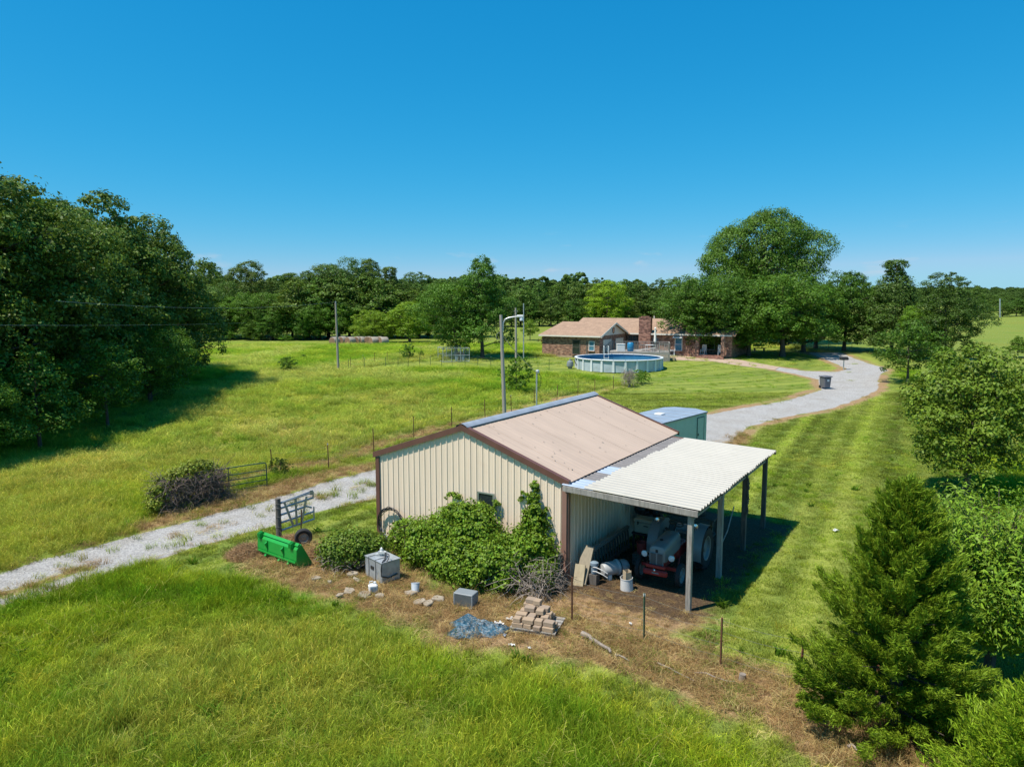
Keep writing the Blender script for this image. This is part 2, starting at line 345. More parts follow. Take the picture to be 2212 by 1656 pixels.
xx = n.new('ShaderNodeMix'); xx.data_type = 'RGBA'; xx.blend_type = 'MULTIPLY'; xx.inputs['Factor'].default_value = 1; l.new(law, xx.inputs[6]); l.new(stc, xx.inputs[7]); law = xx.outputs[2]
ded = ramp(nf, [(.25, (.16, .10, .05)), (.5, (.34, .22, .115)), (.75, (.50, .36, .20))])
ear = ramp(noise(14, 8, .75), [(.3, (.04, .026, .016)), (.5, (.085, .056, .033)), (.72, (.19, .13, .075))])  # bare earth, its colour darkened to deepen the shade under the lean-to
vo = n.new('ShaderNodeTexVoronoi'); vo.inputs['Scale'].default_value = 26; l.new(pos, vo.inputs['Vector'])
gv = ramp(vo.outputs['Color'], [(.05, (.235, .23, .22)), (.45, (.39, .38, .365)), (.95, (.53, .515, .49))])
gn = ramp(noise(.7, 6, .65), [(.3, (.86, .83, .78)), (.6, (1, 1, 1))])
xx = n.new('ShaderNodeMix'); xx.data_type = 'RGBA'; xx.blend_type = 'MULTIPLY'; xx.inputs['Factor'].default_value = 1; l.new(gv, xx.inputs[6]); l.new(gn, xx.inputs[7]); gv = xx.outputs[2]
c = mixc(thr(att('lawn'), nm, .5, .3, .7), tall, law)
c = mixc(thr(att('dead'), noise(2.6, 7, .7), .9, .3, .8), c, ded)
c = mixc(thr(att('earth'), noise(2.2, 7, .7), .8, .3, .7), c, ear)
c = mixc(thr(att('grav'), noise(5, 7, .75), .75, .42, .6), c, gv)
l.new(c, p.inputs['Base Color']); p.inputs['Roughness'].default_value = .9; p.inputs['Specular IOR Level'].default_value = .15
bp = n.new('ShaderNodeBump'); bp.inputs['Strength'].default_value = .9; bp.inputs['Distance'].default_value = .06
l.new(mth('ADD', mth('MULTIPLY', nf, 1.0), mth('MULTIPLY', vo.outputs['Distance'], .5)), bp.inputs['Height']); l.new(bp.outputs[0], p.inputs['Normal'])
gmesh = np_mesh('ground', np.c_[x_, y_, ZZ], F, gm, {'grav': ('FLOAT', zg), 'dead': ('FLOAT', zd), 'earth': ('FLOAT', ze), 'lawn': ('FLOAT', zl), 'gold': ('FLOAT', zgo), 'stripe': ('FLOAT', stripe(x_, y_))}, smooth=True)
tag(link('ground', gmesh), kind='structure')
def sheet(name, poly, mat, lift=.03, th=.08):
    b = MB(); b.add([(q[0], q[1], float(zt(*q)) + lift) for q in poly] + [(q[0], q[1], float(zt(*q)) - th) for q in poly], [tuple(range(len(poly)))] + [(i, i + len(poly), (i + 1) % len(poly) + len(poly), (i + 1) % len(poly)) for i in range(len(poly))])
    return b.build(name, mat)
m_conc = M('driveway_concrete', (.42, .31, .235), .85, var=.12, vs_=.6, bump=.2, bs=20)
tag(sheet('driveway_pavement', DRIVE, m_conc), kind='structure')
tag(sheet('garage_apron', GDRV, m_conc, .036), kind='structure')

# ---------------------------------------------------------------- grass (uncountable: scattered tufts)
m_grass = leaf_mat('grass_blades', .65, .40, .12, instancer=True)
def blades(seed, n_, spread, h, w, lean, seg=3, seed_head=0.0, flat=False):
    rg = np.random.RandomState(seed); V = []; Fc = []; C = []; o = 0
    for i in range(n_):
        a = rg.rand() * 6.283; r = spread * math.sqrt(rg.rand()); bx, by = r * math.cos(a), r * math.sin(a)
        hh = h * (.55 + .6 * rg.rand()); ww = w * (.7 + .6 * rg.rand()); da = rg.rand() * 6.283; ln = lean * (.3 + rg.rand()) * hh
        dx, dy = math.cos(da), math.sin(da); fa = rg.rand() * 6.283; sx, sy = math.cos(fa), math.sin(fa)
        sh = rg.rand() < seed_head; tone = .75 + .5 * rg.rand(); yel = rg.rand() * .25
        for k in range(seg + 1):
            t = k / seg; z = hh * (t - (.35 * lean) * t * t) if not flat else .02 + hh * .12 * math.sin(t * 3) + rg.rand() * .03
            px_, py_ = bx + dx * ln * t * t, by + dy * ln * t * t
            if flat: px_, py_ = bx + dx * hh * (t - .5), by + dy * hh * (t - .5)
            wd = ww * (1 - t * .85) * .5
            if sh: wd = ww * (.22 if t < .7 else .75) * .5
            V += [(px_ - sx * wd, py_ - sy * wd, z), (px_ + sx * wd, py_ + sy * wd, z)]
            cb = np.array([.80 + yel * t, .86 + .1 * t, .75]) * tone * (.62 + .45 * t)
            if sh: cb = np.array([1.7, 1.5, 1.8]) * tone * (.65 + .35 * t)
            C += [(*cb, 1)] * 2
            if k: Fc.append((o + 2 * k - 2, o + 2 * k - 1, o + 2 * k + 1, o + 2 * k))
        o += 2 * (seg + 1)
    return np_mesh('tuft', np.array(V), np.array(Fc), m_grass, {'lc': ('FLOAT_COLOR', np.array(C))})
def tuft_set(name, specs):
    c = bpy.data.collections.new(name)
    for i, sp in enumerate(specs):
        o = bpy.data.objects.new(f'{name}_{i:02d}', blades(**sp)); c.objects.link(o)
    return c
def scatter(name, pts, yaw, scl, idx, col, coll, label, cat, tilt=.12):
    n_ = len(pts); rg = np.random.RandomState(3)
    me = bpy.data.meshes.new(name); me.vertices.add(n_); me.vertices.foreach_set('co', np.ascontiguousarray(pts, np.float32).ravel())
    rot = np.c_[rg.randn(n_) * tilt, rg.randn(n_) * tilt, yaw]
    for nm, ty, dat, key in (('rot', 'FLOAT_VECTOR', rot, 'vector'), ('scl', 'FLOAT_VECTOR', scl, 'vector'), ('col', 'FLOAT_COLOR', np.c_[col, np.ones(n_)], 'color')):
        a = me.attributes.new(nm, ty, 'POINT'); a.data.foreach_set(key, np.ascontiguousarray(dat, np.float32).ravel())
    a = me.attributes.new('vi', 'INT', 'POINT'); a.data.foreach_set('value', np.ascontiguousarray(idx, np.int32))
    o = link(name, me); tag(o, label, cat, kind='stuff')
    ng = bpy.data.node_groups.new(name + '_nodes', 'GeometryNodeTree')
    ng.interface.new_socket(name='Geometry', in_out='INPUT', socket_type='NodeSocketGeometry'); ng.interface.new_socket(name='Geometry', in_out='OUTPUT', socket_type='NodeSocketGeometry')
    N, L = ng.nodes, ng.links; gi = N.new('NodeGroupInput'); go = N.new('NodeGroupOutput')
    ip = N.new('GeometryNodeInstanceOnPoints'); ci = N.new('GeometryNodeCollectionInfo'); ci.inputs['Collection'].default_value = coll
    ci.inputs['Separate Children'].default_value = True; ci.inputs['Reset Children'].default_value = True; ip.inputs['Pick Instance'].default_value = True
    def na(nm, ty):
        q = N.new('GeometryNodeInputNamedAttribute'); q.data_type = ty; q.inputs['Name'].default_value = nm; return q.outputs['Attribute']
    e2r = N.new('FunctionNodeEulerToRotation'); L.new(na('rot', 'FLOAT_VECTOR'), e2r.inputs[0]); L.new(e2r.outputs[0], ip.inputs['Rotation'])
    L.new(na('scl', 'FLOAT_VECTOR'), ip.inputs['Scale']); L.new(na('vi', 'INT'), ip.inputs['Instance Index'])
    L.new(gi.outputs[0], ip.inputs['Points']); L.new(ci.outputs[0], ip.inputs['Instance']); L.new(ip.outputs[0], go.inputs[0])
    md = o.modifiers.new('scatter', 'NODES'); md.node_group = ng
    return o
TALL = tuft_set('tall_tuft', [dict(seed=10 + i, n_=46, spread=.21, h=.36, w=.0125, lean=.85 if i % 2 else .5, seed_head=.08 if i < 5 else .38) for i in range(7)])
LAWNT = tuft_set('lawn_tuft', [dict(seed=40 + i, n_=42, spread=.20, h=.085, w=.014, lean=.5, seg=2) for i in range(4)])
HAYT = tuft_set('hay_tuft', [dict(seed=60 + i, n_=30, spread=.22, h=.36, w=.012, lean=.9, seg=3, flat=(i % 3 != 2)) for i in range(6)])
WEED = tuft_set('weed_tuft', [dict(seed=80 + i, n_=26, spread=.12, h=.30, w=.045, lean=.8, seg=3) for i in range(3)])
def sample(rg, n_, x0, x1, y0, y1, power=1.0):
    # more points close to the camera side of the box
    x = rg.uniform(x0, x1, n_); y = y0 + (y1 - y0) * rg.rand(n_) ** power; return x, y
def frustum_ok(x, y, margin=3.0): return (np.abs(x) < y * .72 + margin)
def scatter_zone(name, coll, nidx, n_, box, power, dens, colf, sclf, label, cat, tilt=.12, seed=1, lift=-.015):
    rg = np.random.RandomState(seed); x, y = sample(rg, n_, *box, power)
    ok = frustum_ok(x, y) & (sdist(BARNP, x, y) < .05); x, y = x[ok], y[ok]
    Zs = zones(x, y); keep = rg.rand(len(x)) < dens(x, y, *Zs); x, y = x[keep], y[keep]; Zs = [q[keep] for q in Zs]
    z = zt(x, y) + lift; s = sclf(x, y, rg, *Zs); c_ = colf(x, y, rg, *Zs)
    return scatter(name, np.c_[x, y, z], rg.rand(len(x)) * 6.283, s, rg.randint(0, nidx, len(x)), c_, coll, label, cat, tilt)
def c_tall(x, y, rg, gr, de, ea, la, go, hu):
    a = fbm(x / 3.2, y / 3.2, 4)[:, None]; b = fbm(x / 1.1 + 40, y / 1.1, 3)[:, None]; q = fbm(x / 7.5 + 11, y / 7.5 + 3, 3)[:, None]
    g1 = np.array([.130, .195, .010]); g2 = np.array([.215, .260, .022]); g3 = np.array([.090, .175, .008])
    t = np.clip((a - .40) * 6, 0, 1); c = g1 * (1 - t) + g2 * t; t2 = np.clip((b - .48) * 4, 0, .9); c = c * (1 - t2) + g3 * t2
    t3 = np.clip((q - .50) * 6, 0, 1) * .75; c = c * (1 - t3) + np.array([.29, .285, .065]) * t3
    t4 = np.clip(.7 * go[:, None] + .12 * rg.rand(len(x), 1) - .05, 0, 1); c = c * (1 - t4) + np.array([.33, .28, .07]) * t4
    dd = np.clip(de[:, None], 0, 1) * .6; c = c * (1 - dd) + np.array([.30, .215, .10]) * dd
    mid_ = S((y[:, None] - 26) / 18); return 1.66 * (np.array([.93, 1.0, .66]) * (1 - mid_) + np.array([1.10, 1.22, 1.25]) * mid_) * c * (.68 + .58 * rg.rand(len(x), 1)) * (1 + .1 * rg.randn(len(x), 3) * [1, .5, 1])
def s_tall(x, y, rg, gr, de, ea, la, go, hu):
    k = (1 + .55 * (fbm(x / 2.5 + 7, y / 2.5, 3) - .5) * 2) * (1 - .62 * la) * (.75 + .5 * rg.rand(len(x))) * (1 - .35 * np.clip(de, 0, 1)) * (1 - .5 * hu)
    wide = 1 + np.clip((y - 20) / 40, 0, 1.6); return np.c_[wide * (.7 + .3 * k), wide * (.7 + .3 * k), k * (.95 + .15 * wide)]
d_tall = lambda x, y, gr, de, ea, la, go, hu: np.clip((1 - la) * 1.0 + .10 * la, 0, 1) * (1 - .97 * np.clip(de * 1.6, 0, 1)) * (1 - ea) * (1 - np.clip(gr * 1.3, 0, .985)) + .06 * hu
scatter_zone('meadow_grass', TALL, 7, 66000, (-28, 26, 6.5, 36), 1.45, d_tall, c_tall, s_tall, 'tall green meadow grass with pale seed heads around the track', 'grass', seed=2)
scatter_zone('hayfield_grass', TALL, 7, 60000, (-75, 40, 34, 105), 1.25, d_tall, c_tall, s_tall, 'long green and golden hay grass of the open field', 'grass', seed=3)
def c_lawn(x, y, rg, gr, de, ea, la, go, hu):
    st_ = stripe(x, y)[:, None]; a = fbm(x / 2.2 + 3, y / 2.2, 4)[:, None]
    c = np.array([.245, .285, .052]) * np.clip(1 + .50 * st_, .5, 1.7) * (.80 + .5 * (a - .2)); t = np.clip((a - .55) * 3, 0, .8); c = c * (1 - t) + np.array([.32, .31, .10]) * t
    band = np.clip(sdist(STRP, x, y)[:, None] + .4, 0, 1) * .7; c = c * (1 - band) + np.array([.25, .245, .085]) * band
    dd = np.clip(de[:, None], 0, 1) * .7; c = c * (1 - dd) + np.array([.33, .235, .11]) * dd
    return 1.6 * c * (.8 + .4 * rg.rand(len(x), 1))
def s_lawn(x, y, rg, gr, de, ea, la, go, hu):
    w_ = (1 + np.clip((y - 22) / 30, 0, 1.2)) * (.8 + .4 * rg.rand(len(x))); return np.c_[w_, w_, .75 + .7 * rg.rand(len(x))]
d_lawn = lambda x, y, gr, de, ea, la, go, hu: la * (1 - .97 * np.clip(de * 1.7, 0, 1)) * (1 - np.clip(ea * 1.1, 0, 1)) * (1 - np.clip(gr * 1.2, 0, 1))
scatter_zone('lawn_grass', LAWNT, 4, 52000, (-14, 32, 11, 58), 1.35, d_lawn, c_lawn, s_lawn, 'short mown lawn grass with mower stripes', 'grass', seed=5, tilt=.08)
def c_hay(x, y, rg, *Z):
    a = rg.rand(len(x), 1); c = np.array([.36, .235, .125]) * (1 - a) + np.array([.26, .165, .085]) * a; q = (rg.rand(len(x), 1) < .25); c = np.where(q, np.array([.50, .38, .20]), c)
    q2 = (rg.rand(len(x), 1) < .12) & (Z[2][:, None] < .3); return np.where(q2, np.array([.16, .19, .04]), c) * 1.7 * (.75 + .5 * rg.rand(len(x), 1))
def s_hay(x, y, rg, *Z):
    lx_ = (x - BX) * GV[0] + (y - BY) * GV[1]; ly_ = (x - BX) * LV[0] + (y - BY) * LV[1]; yard = (lx_ > -.3) & (lx_ < 4.6) & (ly_ > -2.0); k = (.55 + .7 * rg.rand(len(x))) * np.where(yard, .42, .9); return np.c_[k, k, k * (.55 + .6 * fbm(x, y, 2))]
d_hay = lambda x, y, gr, de, ea, la, go, hu: np.clip(de * 1.5 - .25, 0, 1) * (1 - .75 * ea) * (1 - .93 * np.clip(gr, 0, 1)) * np.clip(.55 + 1.3 * fbm(x * .8 + 5, y * .8, 3) - .3, .25, 1)
scatter_zone('dry_grass', HAYT, 6, 85000, (-16, 14, 8.5, 46), 1.2, d_hay, c_hay, s_hay, 'dead brown grass lying along the fence line and junk', 'dry grass', tilt=.25, seed=8, lift=0)

STEM = tuft_set('stem_tuft', [dict(seed=90 + i, n_=8, spread=.25, h=.52, w=.012, lean=1.0, seg=6, seed_head=1.0) for i in range(4)])
d_stem = lambda x, y, gr, de, ea, la, go, hu: d_tall(x, y, gr, de, ea, la, go, hu) * (1 - la) * np.clip((fbm(x / 2.0 + 70, y / 2.0, 3) - .38) * 4, 0, 1)
c_stem = lambda x, y, rg, *Z: np.array([.24, .26, .05]) * (.8 + .5 * rg.rand(len(x), 1))
s_stem = lambda x, y, rg, *Z: (.7 + .5 * rg.rand(len(x)))[:, None] * np.ones(3)
scatter_zone('seed_stems', STEM, 4, 7000, (-26, 22, 7, 42), 1.3, d_stem, c_stem, s_stem, 'pale arching seed stems standing above the meadow grass', 'grass', seed=12)
d_weed = lambda x, y, gr, de, ea, la, go, hu: d_tall(x, y, gr, de, ea, la, go, hu) * np.clip((fbm(x / 1.6 + 20, y / 1.6 + 9, 3) - .52) * 6, 0, 1)
c_weed = lambda x, y, rg, *Z: np.array([.13, .25, .02]) * (.7 + .7 * rg.rand(len(x), 1))
s_weed = lambda x, y, rg, *Z: (.5 + .8 * rg.rand(len(x)))[:, None] * np.ones(3)
scatter_zone('meadow_weeds', WEED, 3, 5200, (-26, 22, 7, 42), 1.3, d_weed, c_weed, s_weed, 'broad-leaved green weeds growing among the meadow grass', 'weeds', seed=14)
# ---------------------------------------------------------------- leaves, crowns, trees
m_leaf = leaf_mat('broad_leaves', .52, .24, .26)
m_needle = leaf_mat('cedar_foliage', .6, .22, .2)
m_bark = M('tree_bark', (.10, .078, .058), .9, var=.4, vs_=7, bump=.6, bs=30, streak=(1, 1, .25))
m_twig = M('dead_twigs', (.27, .225, .185), .85, var=.3, vs_=9)
m_stem = M('green_brown_stems', (.13, .10, .05), .8, var=.3, vs_=9)
def unit(v): return v / np.maximum(np.linalg.norm(v, axis=-1, keepdims=True), 1e-9)
def leaf_mesh(P, Nn, size, rg, wid=.55, col=(.05, .1, .02), colvar=.35, T=None, fold=.12, hue=.25, curl=0.0):
    n_ = len(P); Nn = unit(Nn); t = rg.randn(n_, 3) if T is None else T; t = unit(t - Nn * np.sum(t * Nn, 1, keepdims=True)); b = np.cross(Nn, t)
    s = (size * (.6 + .8 * rg.rand(n_)))[:, None] if np.isscalar(size) else (size * (.7 + .6 * rg.rand(n_)))[:, None]
    up = Nn * s * fold
    V = np.stack([P - t * s * .5 - Nn * s * curl, P + b * s * wid * .5 + up, P + t * s * .5 - Nn * s * curl, P - b * s * wid * .5 + up], 1).reshape(-1, 3)
    Fq = np.arange(n_ * 4).reshape(-1, 4)
    c_ = np.array(col) * (1 + colvar * (rg.rand(n_, 1) * 2 - 1)) * (1 + hue * (rg.rand(n_, 1) - .3) * np.array([1.0, .25, .2]))
    return V, Fq, np.repeat(np.c_[np.clip(c_, 0, 1), np.ones(n_)], 4, 0)
def join(parts):
    V = []; Fq = []; C = []; o = 0
    for v, f, c_ in parts: V.append(v); Fq.append(f + o); C.append(c_); o += len(v)
    return np.concatenate(V), np.concatenate(Fq), np.concatenate(C)
def fol(name, parts, mat): V, Fq, C = join(parts); return np_mesh(name, V, Fq, mat, {'lc': ('FLOAT_COLOR', C)})
def blob_points(rg, blobs, n_, clump=28, cs=.16, shell=.28, upb=.35, rnd=.7):
    """leaf positions gathered in sprays on the skins of overlapping lobes; the part of a lobe buried in another is left out"""
    blobs = [(np.array(c, float), np.array(r, float)) for c, r in blobs]
    area = np.array([(r[0] * r[1] + r[0] * r[2] + r[1] * r[2]) for _, r in blobs]); pr = area / area.sum()
    nc = max(4, int(n_ / clump)); P = []; Nn = []; Sz = []; tries = 0
    while len(P) < nc and tries < nc * 12:
        tries += 1; i = rg.choice(len(blobs), p=pr); c, r = blobs[i]; d = unit(rg.randn(3)); d[2] = d[2] if d[2] > -.55 else -d[2] * .6; d = unit(d)
        q = c + d * r * (1.04 - abs(rg.randn()) * shell * .5); inside = False
        for j, (c2, r2) in enumerate(blobs):
            if j != i and (((q - c2) / r2) ** 2).sum() < .62: inside = True; break
        if inside: continue
        P.append(q); Nn.append(unit(d / r)); Sz.append(r.mean())
    P = np.array(P); Nn = np.array(Nn); Sz = np.array(Sz); k = int(n_ / len(P)) + 1
    sc = (cs * Sz * (.6 + .8 * rg.rand(len(P))))
    off = rg.randn(len(P), k, 3); off = off / np.maximum(1, np.linalg.norm(off, axis=2, keepdims=True) / 1.7)
    Q = (P[:, None] + off * sc[:, None, None] * np.array([1, 1, .62])).reshape(-1, 3)
    No = unit(np.repeat(Nn, k, 0) + unit(off.reshape(-1, 3)) * .5 + rg.randn(len(Q), 3) * rnd + np.array([0, 0, upb]))
    tone = np.repeat(.82 + .36 * rg.rand(len(P)), k)
    return Q, No, tone
def crown_mesh(name, rg, blobs, n_, leaf, col, mat=None, wid=.6, clump=28, cs=.16, shell=.28, colvar=.3, upb=.35, rnd=.7, hue=.25):
    Q, No, tone = blob_points(rg, blobs, n_, clump, cs, shell, upb, rnd); V, Fq, C = leaf_mesh(Q, No, leaf, rg, wid, col, colvar, hue=hue)
    C[:, :3] *= np.repeat(tone, 4)[:, None]; return np_mesh(name, V, Fq, mat or m_leaf, {'lc': ('FLOAT_COLOR', C)})
def tree_blobs(rg, h, Rr, cb, n_, shape='round'):
    """many small lobes spread over an uneven envelope, so the crown has bumps, shaded hollows and a ragged edge"""
    out = []; H = h - cb; n_ = int(n_ * 2.3); ph = rg.rand(6) * 6.283
    for i in range(n_):
        t = (i + rg.rand()) / n_; t = t ** .92
        if shape == 'round': prof = math.sqrt(max(.03, 1 - (2 * t - .80) ** 2 * .70))
        elif shape == 'cone': prof = max(.10, 1.05 - t)
        elif shape == 'vase': prof = max(.15, (.50 + .65 * math.sin(t * 2.5)))
        else: prof = max(.12, 1.02 - .35 * t - .55 * max(0, t - .72) / .28)
        a = i * 2.39996 + rg.rand() * .8; lump = 1 + .16 * math.sin(2 * a + ph[0] + 5 * t) + .12 * math.sin(3 * a + ph[1] - 7 * t)
        br = Rr * (.17 + .17 * rg.rand()) * (.65 + .45 * prof); rr = max(0, Rr * prof * lump - br * .8) * (.66 + .38 * rg.rand() ** .6)
        out.append(((rr * math.cos(a), rr * math.sin(a), cb + H * (.07 + .86 * t) + rg.randn() * .02 * H), (br * 1.1, br * 1.1, br * (.70 + .2 * rg.rand()))))
    out.append(((0, 0, cb + H * .48), (Rr * .42, Rr * .42, H * .36)))
    return out
def trunk_mesh(name, rg, h, cb, r0, blobs, lean=.03, mat=None):
    b = MB(); top = (rg.randn() * lean * h, rg.randn() * lean * h, h * .78)
    pts = [(top[0] * t * t, top[1] * t * t, h * .78 * t - .15 * (t == 0)) for t in (0, .08, .25, .5, .75, 1)]
    b.tube(pts, [r0 * 1.35, r0, r0 * .85, r0 * .62, r0 * .38, r0 * .12], 8)
    for c, r in blobs[:-1:2]:
        z0 = max(cb * .75, min(c[2] - r[2] * .9, h * .6)); t = z0 / (h * .78); s = (top[0] * t * t, top[1] * t * t, z0)
        m = ((s[0] + c[0]) / 2 + rg.randn() * .15, (s[1] + c[1]) / 2 + rg.randn() * .15, (s[2] * .45 + c[2] * .55))
        b.tube([s, m, c], [r0 * .36, r0 * .24, r0 * .08], 5, cap=False)
    return b.mesh(name, mat or m_bark, smooth=True)
def variant(seed, h, Rr, cb, nb, nl, leaf, col, shape='round', r0=.24, **kw):
    rg = np.random.RandomState(seed); bl = tree_blobs(rg, h, Rr, cb, nb, shape)
    return dict(h=h, R=Rr, crown=crown_mesh('crown', rg, bl, nl, leaf, col, **kw), trunk=trunk_mesh('trunk', rg, h, cb, r0, bl))
def put_tree(name, var, loc, h, label, cat='tree', rz=0, wide=1.0, tint=(1, 1, 1), group=None, dz=0):
    k = h / var['h']; t = thing(name, label, cat, (loc[0], loc[1], loc[2] + dz), rz, group); t.scale = (k * wide, k * wide, k)
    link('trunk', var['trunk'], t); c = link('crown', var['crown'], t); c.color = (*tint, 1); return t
OAKC = (.100, .170, .022)
OAK = [variant(100 + i, 15, 5.2, 0.5, 19 + i, 34000, .22, OAKC, ['round', 'round', 'vase', 'col', 'cone'][i], .26, cs=.22, shell=.22, hue=.3) for i in range(5)]
FAR = [variant(120 + i, 14, 5.0, .2, 13, 9000, .36, OAKC, ['round', 'col', 'round'][i], .25, cs=.3, hue=.3) for i in range(3)]
MAP = [variant(140 + i, 9, 4.2, .5 if i == 1 else .95, 17 + 2 * i, 32000, .17, (.115, .225, .018), ['round', 'vase', 'round'][i], .24, cs=.21, shell=.2, hue=.3) for i in range(3)]
YNG = [variant(160 + i, 6, 2.4, 1.1, 12, 9000, .16, (.115, .215, .018), ['round', 'cone'][i], .10, cs=.3) for i in range(2)]
BSH = [variant(170 + i, 2, 1.25, .05, 10, 4200, .10, (.115, .21, .018), 'round', .05, cs=.22) for i in range(2)]
rt = random.Random(5)
# --- the tall wood on the left, trees in two or three ranks from the near edge backwards
wood = [(-29.5, 33.5, 14.2), (-29.0, 38, 14.8), (-28.8, 42.5, 16.4), (-29.2, 47, 15.0), (-28.6, 51.5, 15.0), (-28.9, 56, 16.0), (-28.6, 60.5, 15.0), (-28.4, 65, 13.6), (-34, 36, 16), (-34.5, 41, 17), (-34, 46, 16.4), (-33.5, 52, 16.2), (-33.5, 58, 15.6), (-33, 64, 14.2), (-38, 33, 16), (-36, 27.5, 14), (-33, 70, 13), (-39, 47, 17)]
for i, (x, y, h) in enumerate([(x - 2.9, y, h) for x, y, h in wood]):
    g = rt.uniform(.78, 1.0)
    put_tree('broadleaf_tree', OAK[(i * 2 + i // 4) % 4], (x, y, float(zt(x, y))), h, 'dark green broadleaf tree on the field-side edge of the tall wood' if i < 8 else 'taller dark tree standing behind the edge trees of the tall wood', rz=rt.random() * 6.28, wide=rt.uniform(.92, 1.08), tint=(1.15 * g, 1.22 * g, 1.2 * g), group='edge trees of the tall wood' if i < 8 else 'inner trees of the tall wood')
for i, (px, py, h) in enumerate([(60, 1012, 5.0), (200, 975, 5.6), (330, 925, 5.4), (405, 870, 5.8)]):
    q = G(px, py); q[0] -= 2.8; put_tree('understory_tree', YNG[i % 2] if i % 3 else MAP[i % 2], q, h, 'low leafy young tree at the foot of the tall wood', rz=rt.random() * 6.28, wide=1.15, tint=(.8, .9, .85), group='young trees edging the tall wood')
# --- tree line behind the hayfield
def row(items, name, label, group, vars_, tint, wide=1.0):
    for i, (px, pyb, pyt, *w_) in enumerate(items):
        q = G(px, pyb); h = HZ(pyt, q[1]) - q[2]
        put_tree(name, vars_[i % len(vars_)], q, h, label, rz=rt.random() * 6.28, wide=(w_[0] if w_ else wide) * rt.uniform(.92, 1.08), tint=tuple(c * rt.uniform(.9, 1.1) for c in tint), group=group)
row([(455, 727, 566), (540, 727, 558), (500, 730, 610), (598, 728, 604), (632, 728, 590), (668, 729, 583), (710, 729, 566), (755, 728, 560), (800, 728, 558), (845, 728, 577), (905, 727, 586), (870, 727, 610), (965, 727, 605)], 'broadleaf_tree', 'dark tree of the line behind the round hay bales', 'trees behind the hay bales', OAK, (.95, 1.02, 1.1), 1.08)
row([(500, 732, 640), (560, 733, 632), (620, 733, 650), (585, 735, 672), (680, 734, 655), (735, 734, 650), (545, 735, 690), (655, 735, 690)], 'understory_tree', 'lower brighter tree in front of the dark tree line', 'low trees before the dark tree line', [MAP[0], MAP[1], YNG[0]], (.85, .95, .95), 1.1)
row([(805, 740, 668), (885, 740, 652)], 'spreading_tree', 'pale green spreading tree beside the round hay bales', 'pale trees by the hay bales', [MAP[2], MAP[0]], (1.55, 1.35, .9), 1.35)
row([(1125, 704, 609), (1165, 703, 606), (1205, 702, 612), (1245, 702, 604), (1285, 702, 600), (1350, 702, 603), (1385, 702, 604), (1425, 702, 600), (1460, 702, 598), (1500, 702, 596), (1030, 706, 606), (1080, 705, 612), (1560, 702, 606), (1620, 702, 608), (1700, 702, 606), (1780, 702, 608)], 'broadleaf_tree', 'distant dark tree of the wood beyond the house', 'trees of the wood beyond the house', FAR, (1.0, 1.1, 1.1), 1.1)
row([(1145, 705, 645), (1190, 705, 640), (1230, 705, 648), (1270, 705, 642), (1330, 705, 650), (1380, 705, 640), (1415, 705, 636), (1450, 705, 640), (1490, 705, 640), (1105, 706, 640)], 'broadleaf_tree', 'lower tree along the front of the wood beyond the house', 'front trees of the wood beyond the house', [FAR[1], FAR[2]], (.88, 1.0, .95), 1.5)
row([(430, 735, 640), (470, 734, 655), (640, 733, 600), (690, 732, 600), (730, 731, 590), (780, 731, 590), (820, 731, 600), (860, 730, 620), (900, 730, 622), (940, 730, 628), (975, 729, 630), (1010, 728, 628), (590, 733, 640)], 'broadleaf_tree', 'lower dark tree filling the line behind the round hay bales', 'lower trees behind the hay bales', [FAR[1], FAR[0], FAR[2]], (1.0, 1.08, 1.0), 1.35)
# far wooded hills: one mass of crowns
FARC = bpy.data.collections.new('far_crowns')
m_farl = leaf_mat('far_leaves', .6, .25, .15, instancer=True)
for i in range(3):
    rg = np.random.RandomState(300 + i); bl = tree_blobs(rg, 13, 5.5, .2, 10, 'round'); FARC.objects.link(bpy.data.objects.new(f'far_crown_{i}', crown_mesh('crown', rg, bl, 4200, .75, (.105, .165, .035), m_farl, cs=.2, shell=.15)))
rgf = np.random.RandomState(77); fx = rgf.uniform(-520, 700, 7000); fy = rgf.uniform(255, 900, 7000)
okf = (np.abs(fx) < fy * .80 + 30) & (fy > np.where(fx > 95, 330 + 60 * fbm(fx / 60, fx * 0, 2), 258 + 25 * fbm(fx / 40, fx * 0 + 3, 2))); fx, fy = fx[okf], fy[okf]
scatter('distant_forest', np.c_[fx, fy, zt(fx, fy) - .3], rgf.rand(len(fx)) * 6.283, ((.85 + .45 * rgf.rand(len(fx))) * (1 - .52 * S((fx - 20) / 80)))[:, None] * np.ones(3), rgf.randint(0, 3, len(fx)), np.array([.85, 1.0, .95]) * (.8 + .4 * rgf.rand(len(fx), 1)), FARC, 'unbroken green forest on the far rolling hills', 'forest', tilt=.03)
# --- single trees
def one(px, pyb, pyt, var, name, label, wide=1.0, tint=(1, 1, 1), rz=None, hmin=None):
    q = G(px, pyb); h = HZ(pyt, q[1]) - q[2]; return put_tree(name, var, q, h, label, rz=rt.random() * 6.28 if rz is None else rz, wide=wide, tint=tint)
TALLV = variant(190, 12, 3.4, 1.6, 22, 22000, .19, (.10, .205, .022), 'col', .22, cs=.3)
one(1042, 773, 549, TALLV, 'ash_tree', 'tall pointed tree standing over the wire dog kennel', 1.05, (.8, .92, .85))
one(985, 771, 612, MAP[1], 'maple_tree', 'shorter leafy tree close against the tall pointed tree by the kennel', .95, (.78, .9, .85))
one(1312, 706, 606, MAP[0], 'locust_tree', 'bright yellow-green tree standing behind the roof of the brick house', 1.0, (1.9, 1.6, .9))
one(1145, 735, 690, YNG[0], 'young_tree', 'small bright green tree left of the brick garage wing', 1.1, (1.35, 1.25, .9))
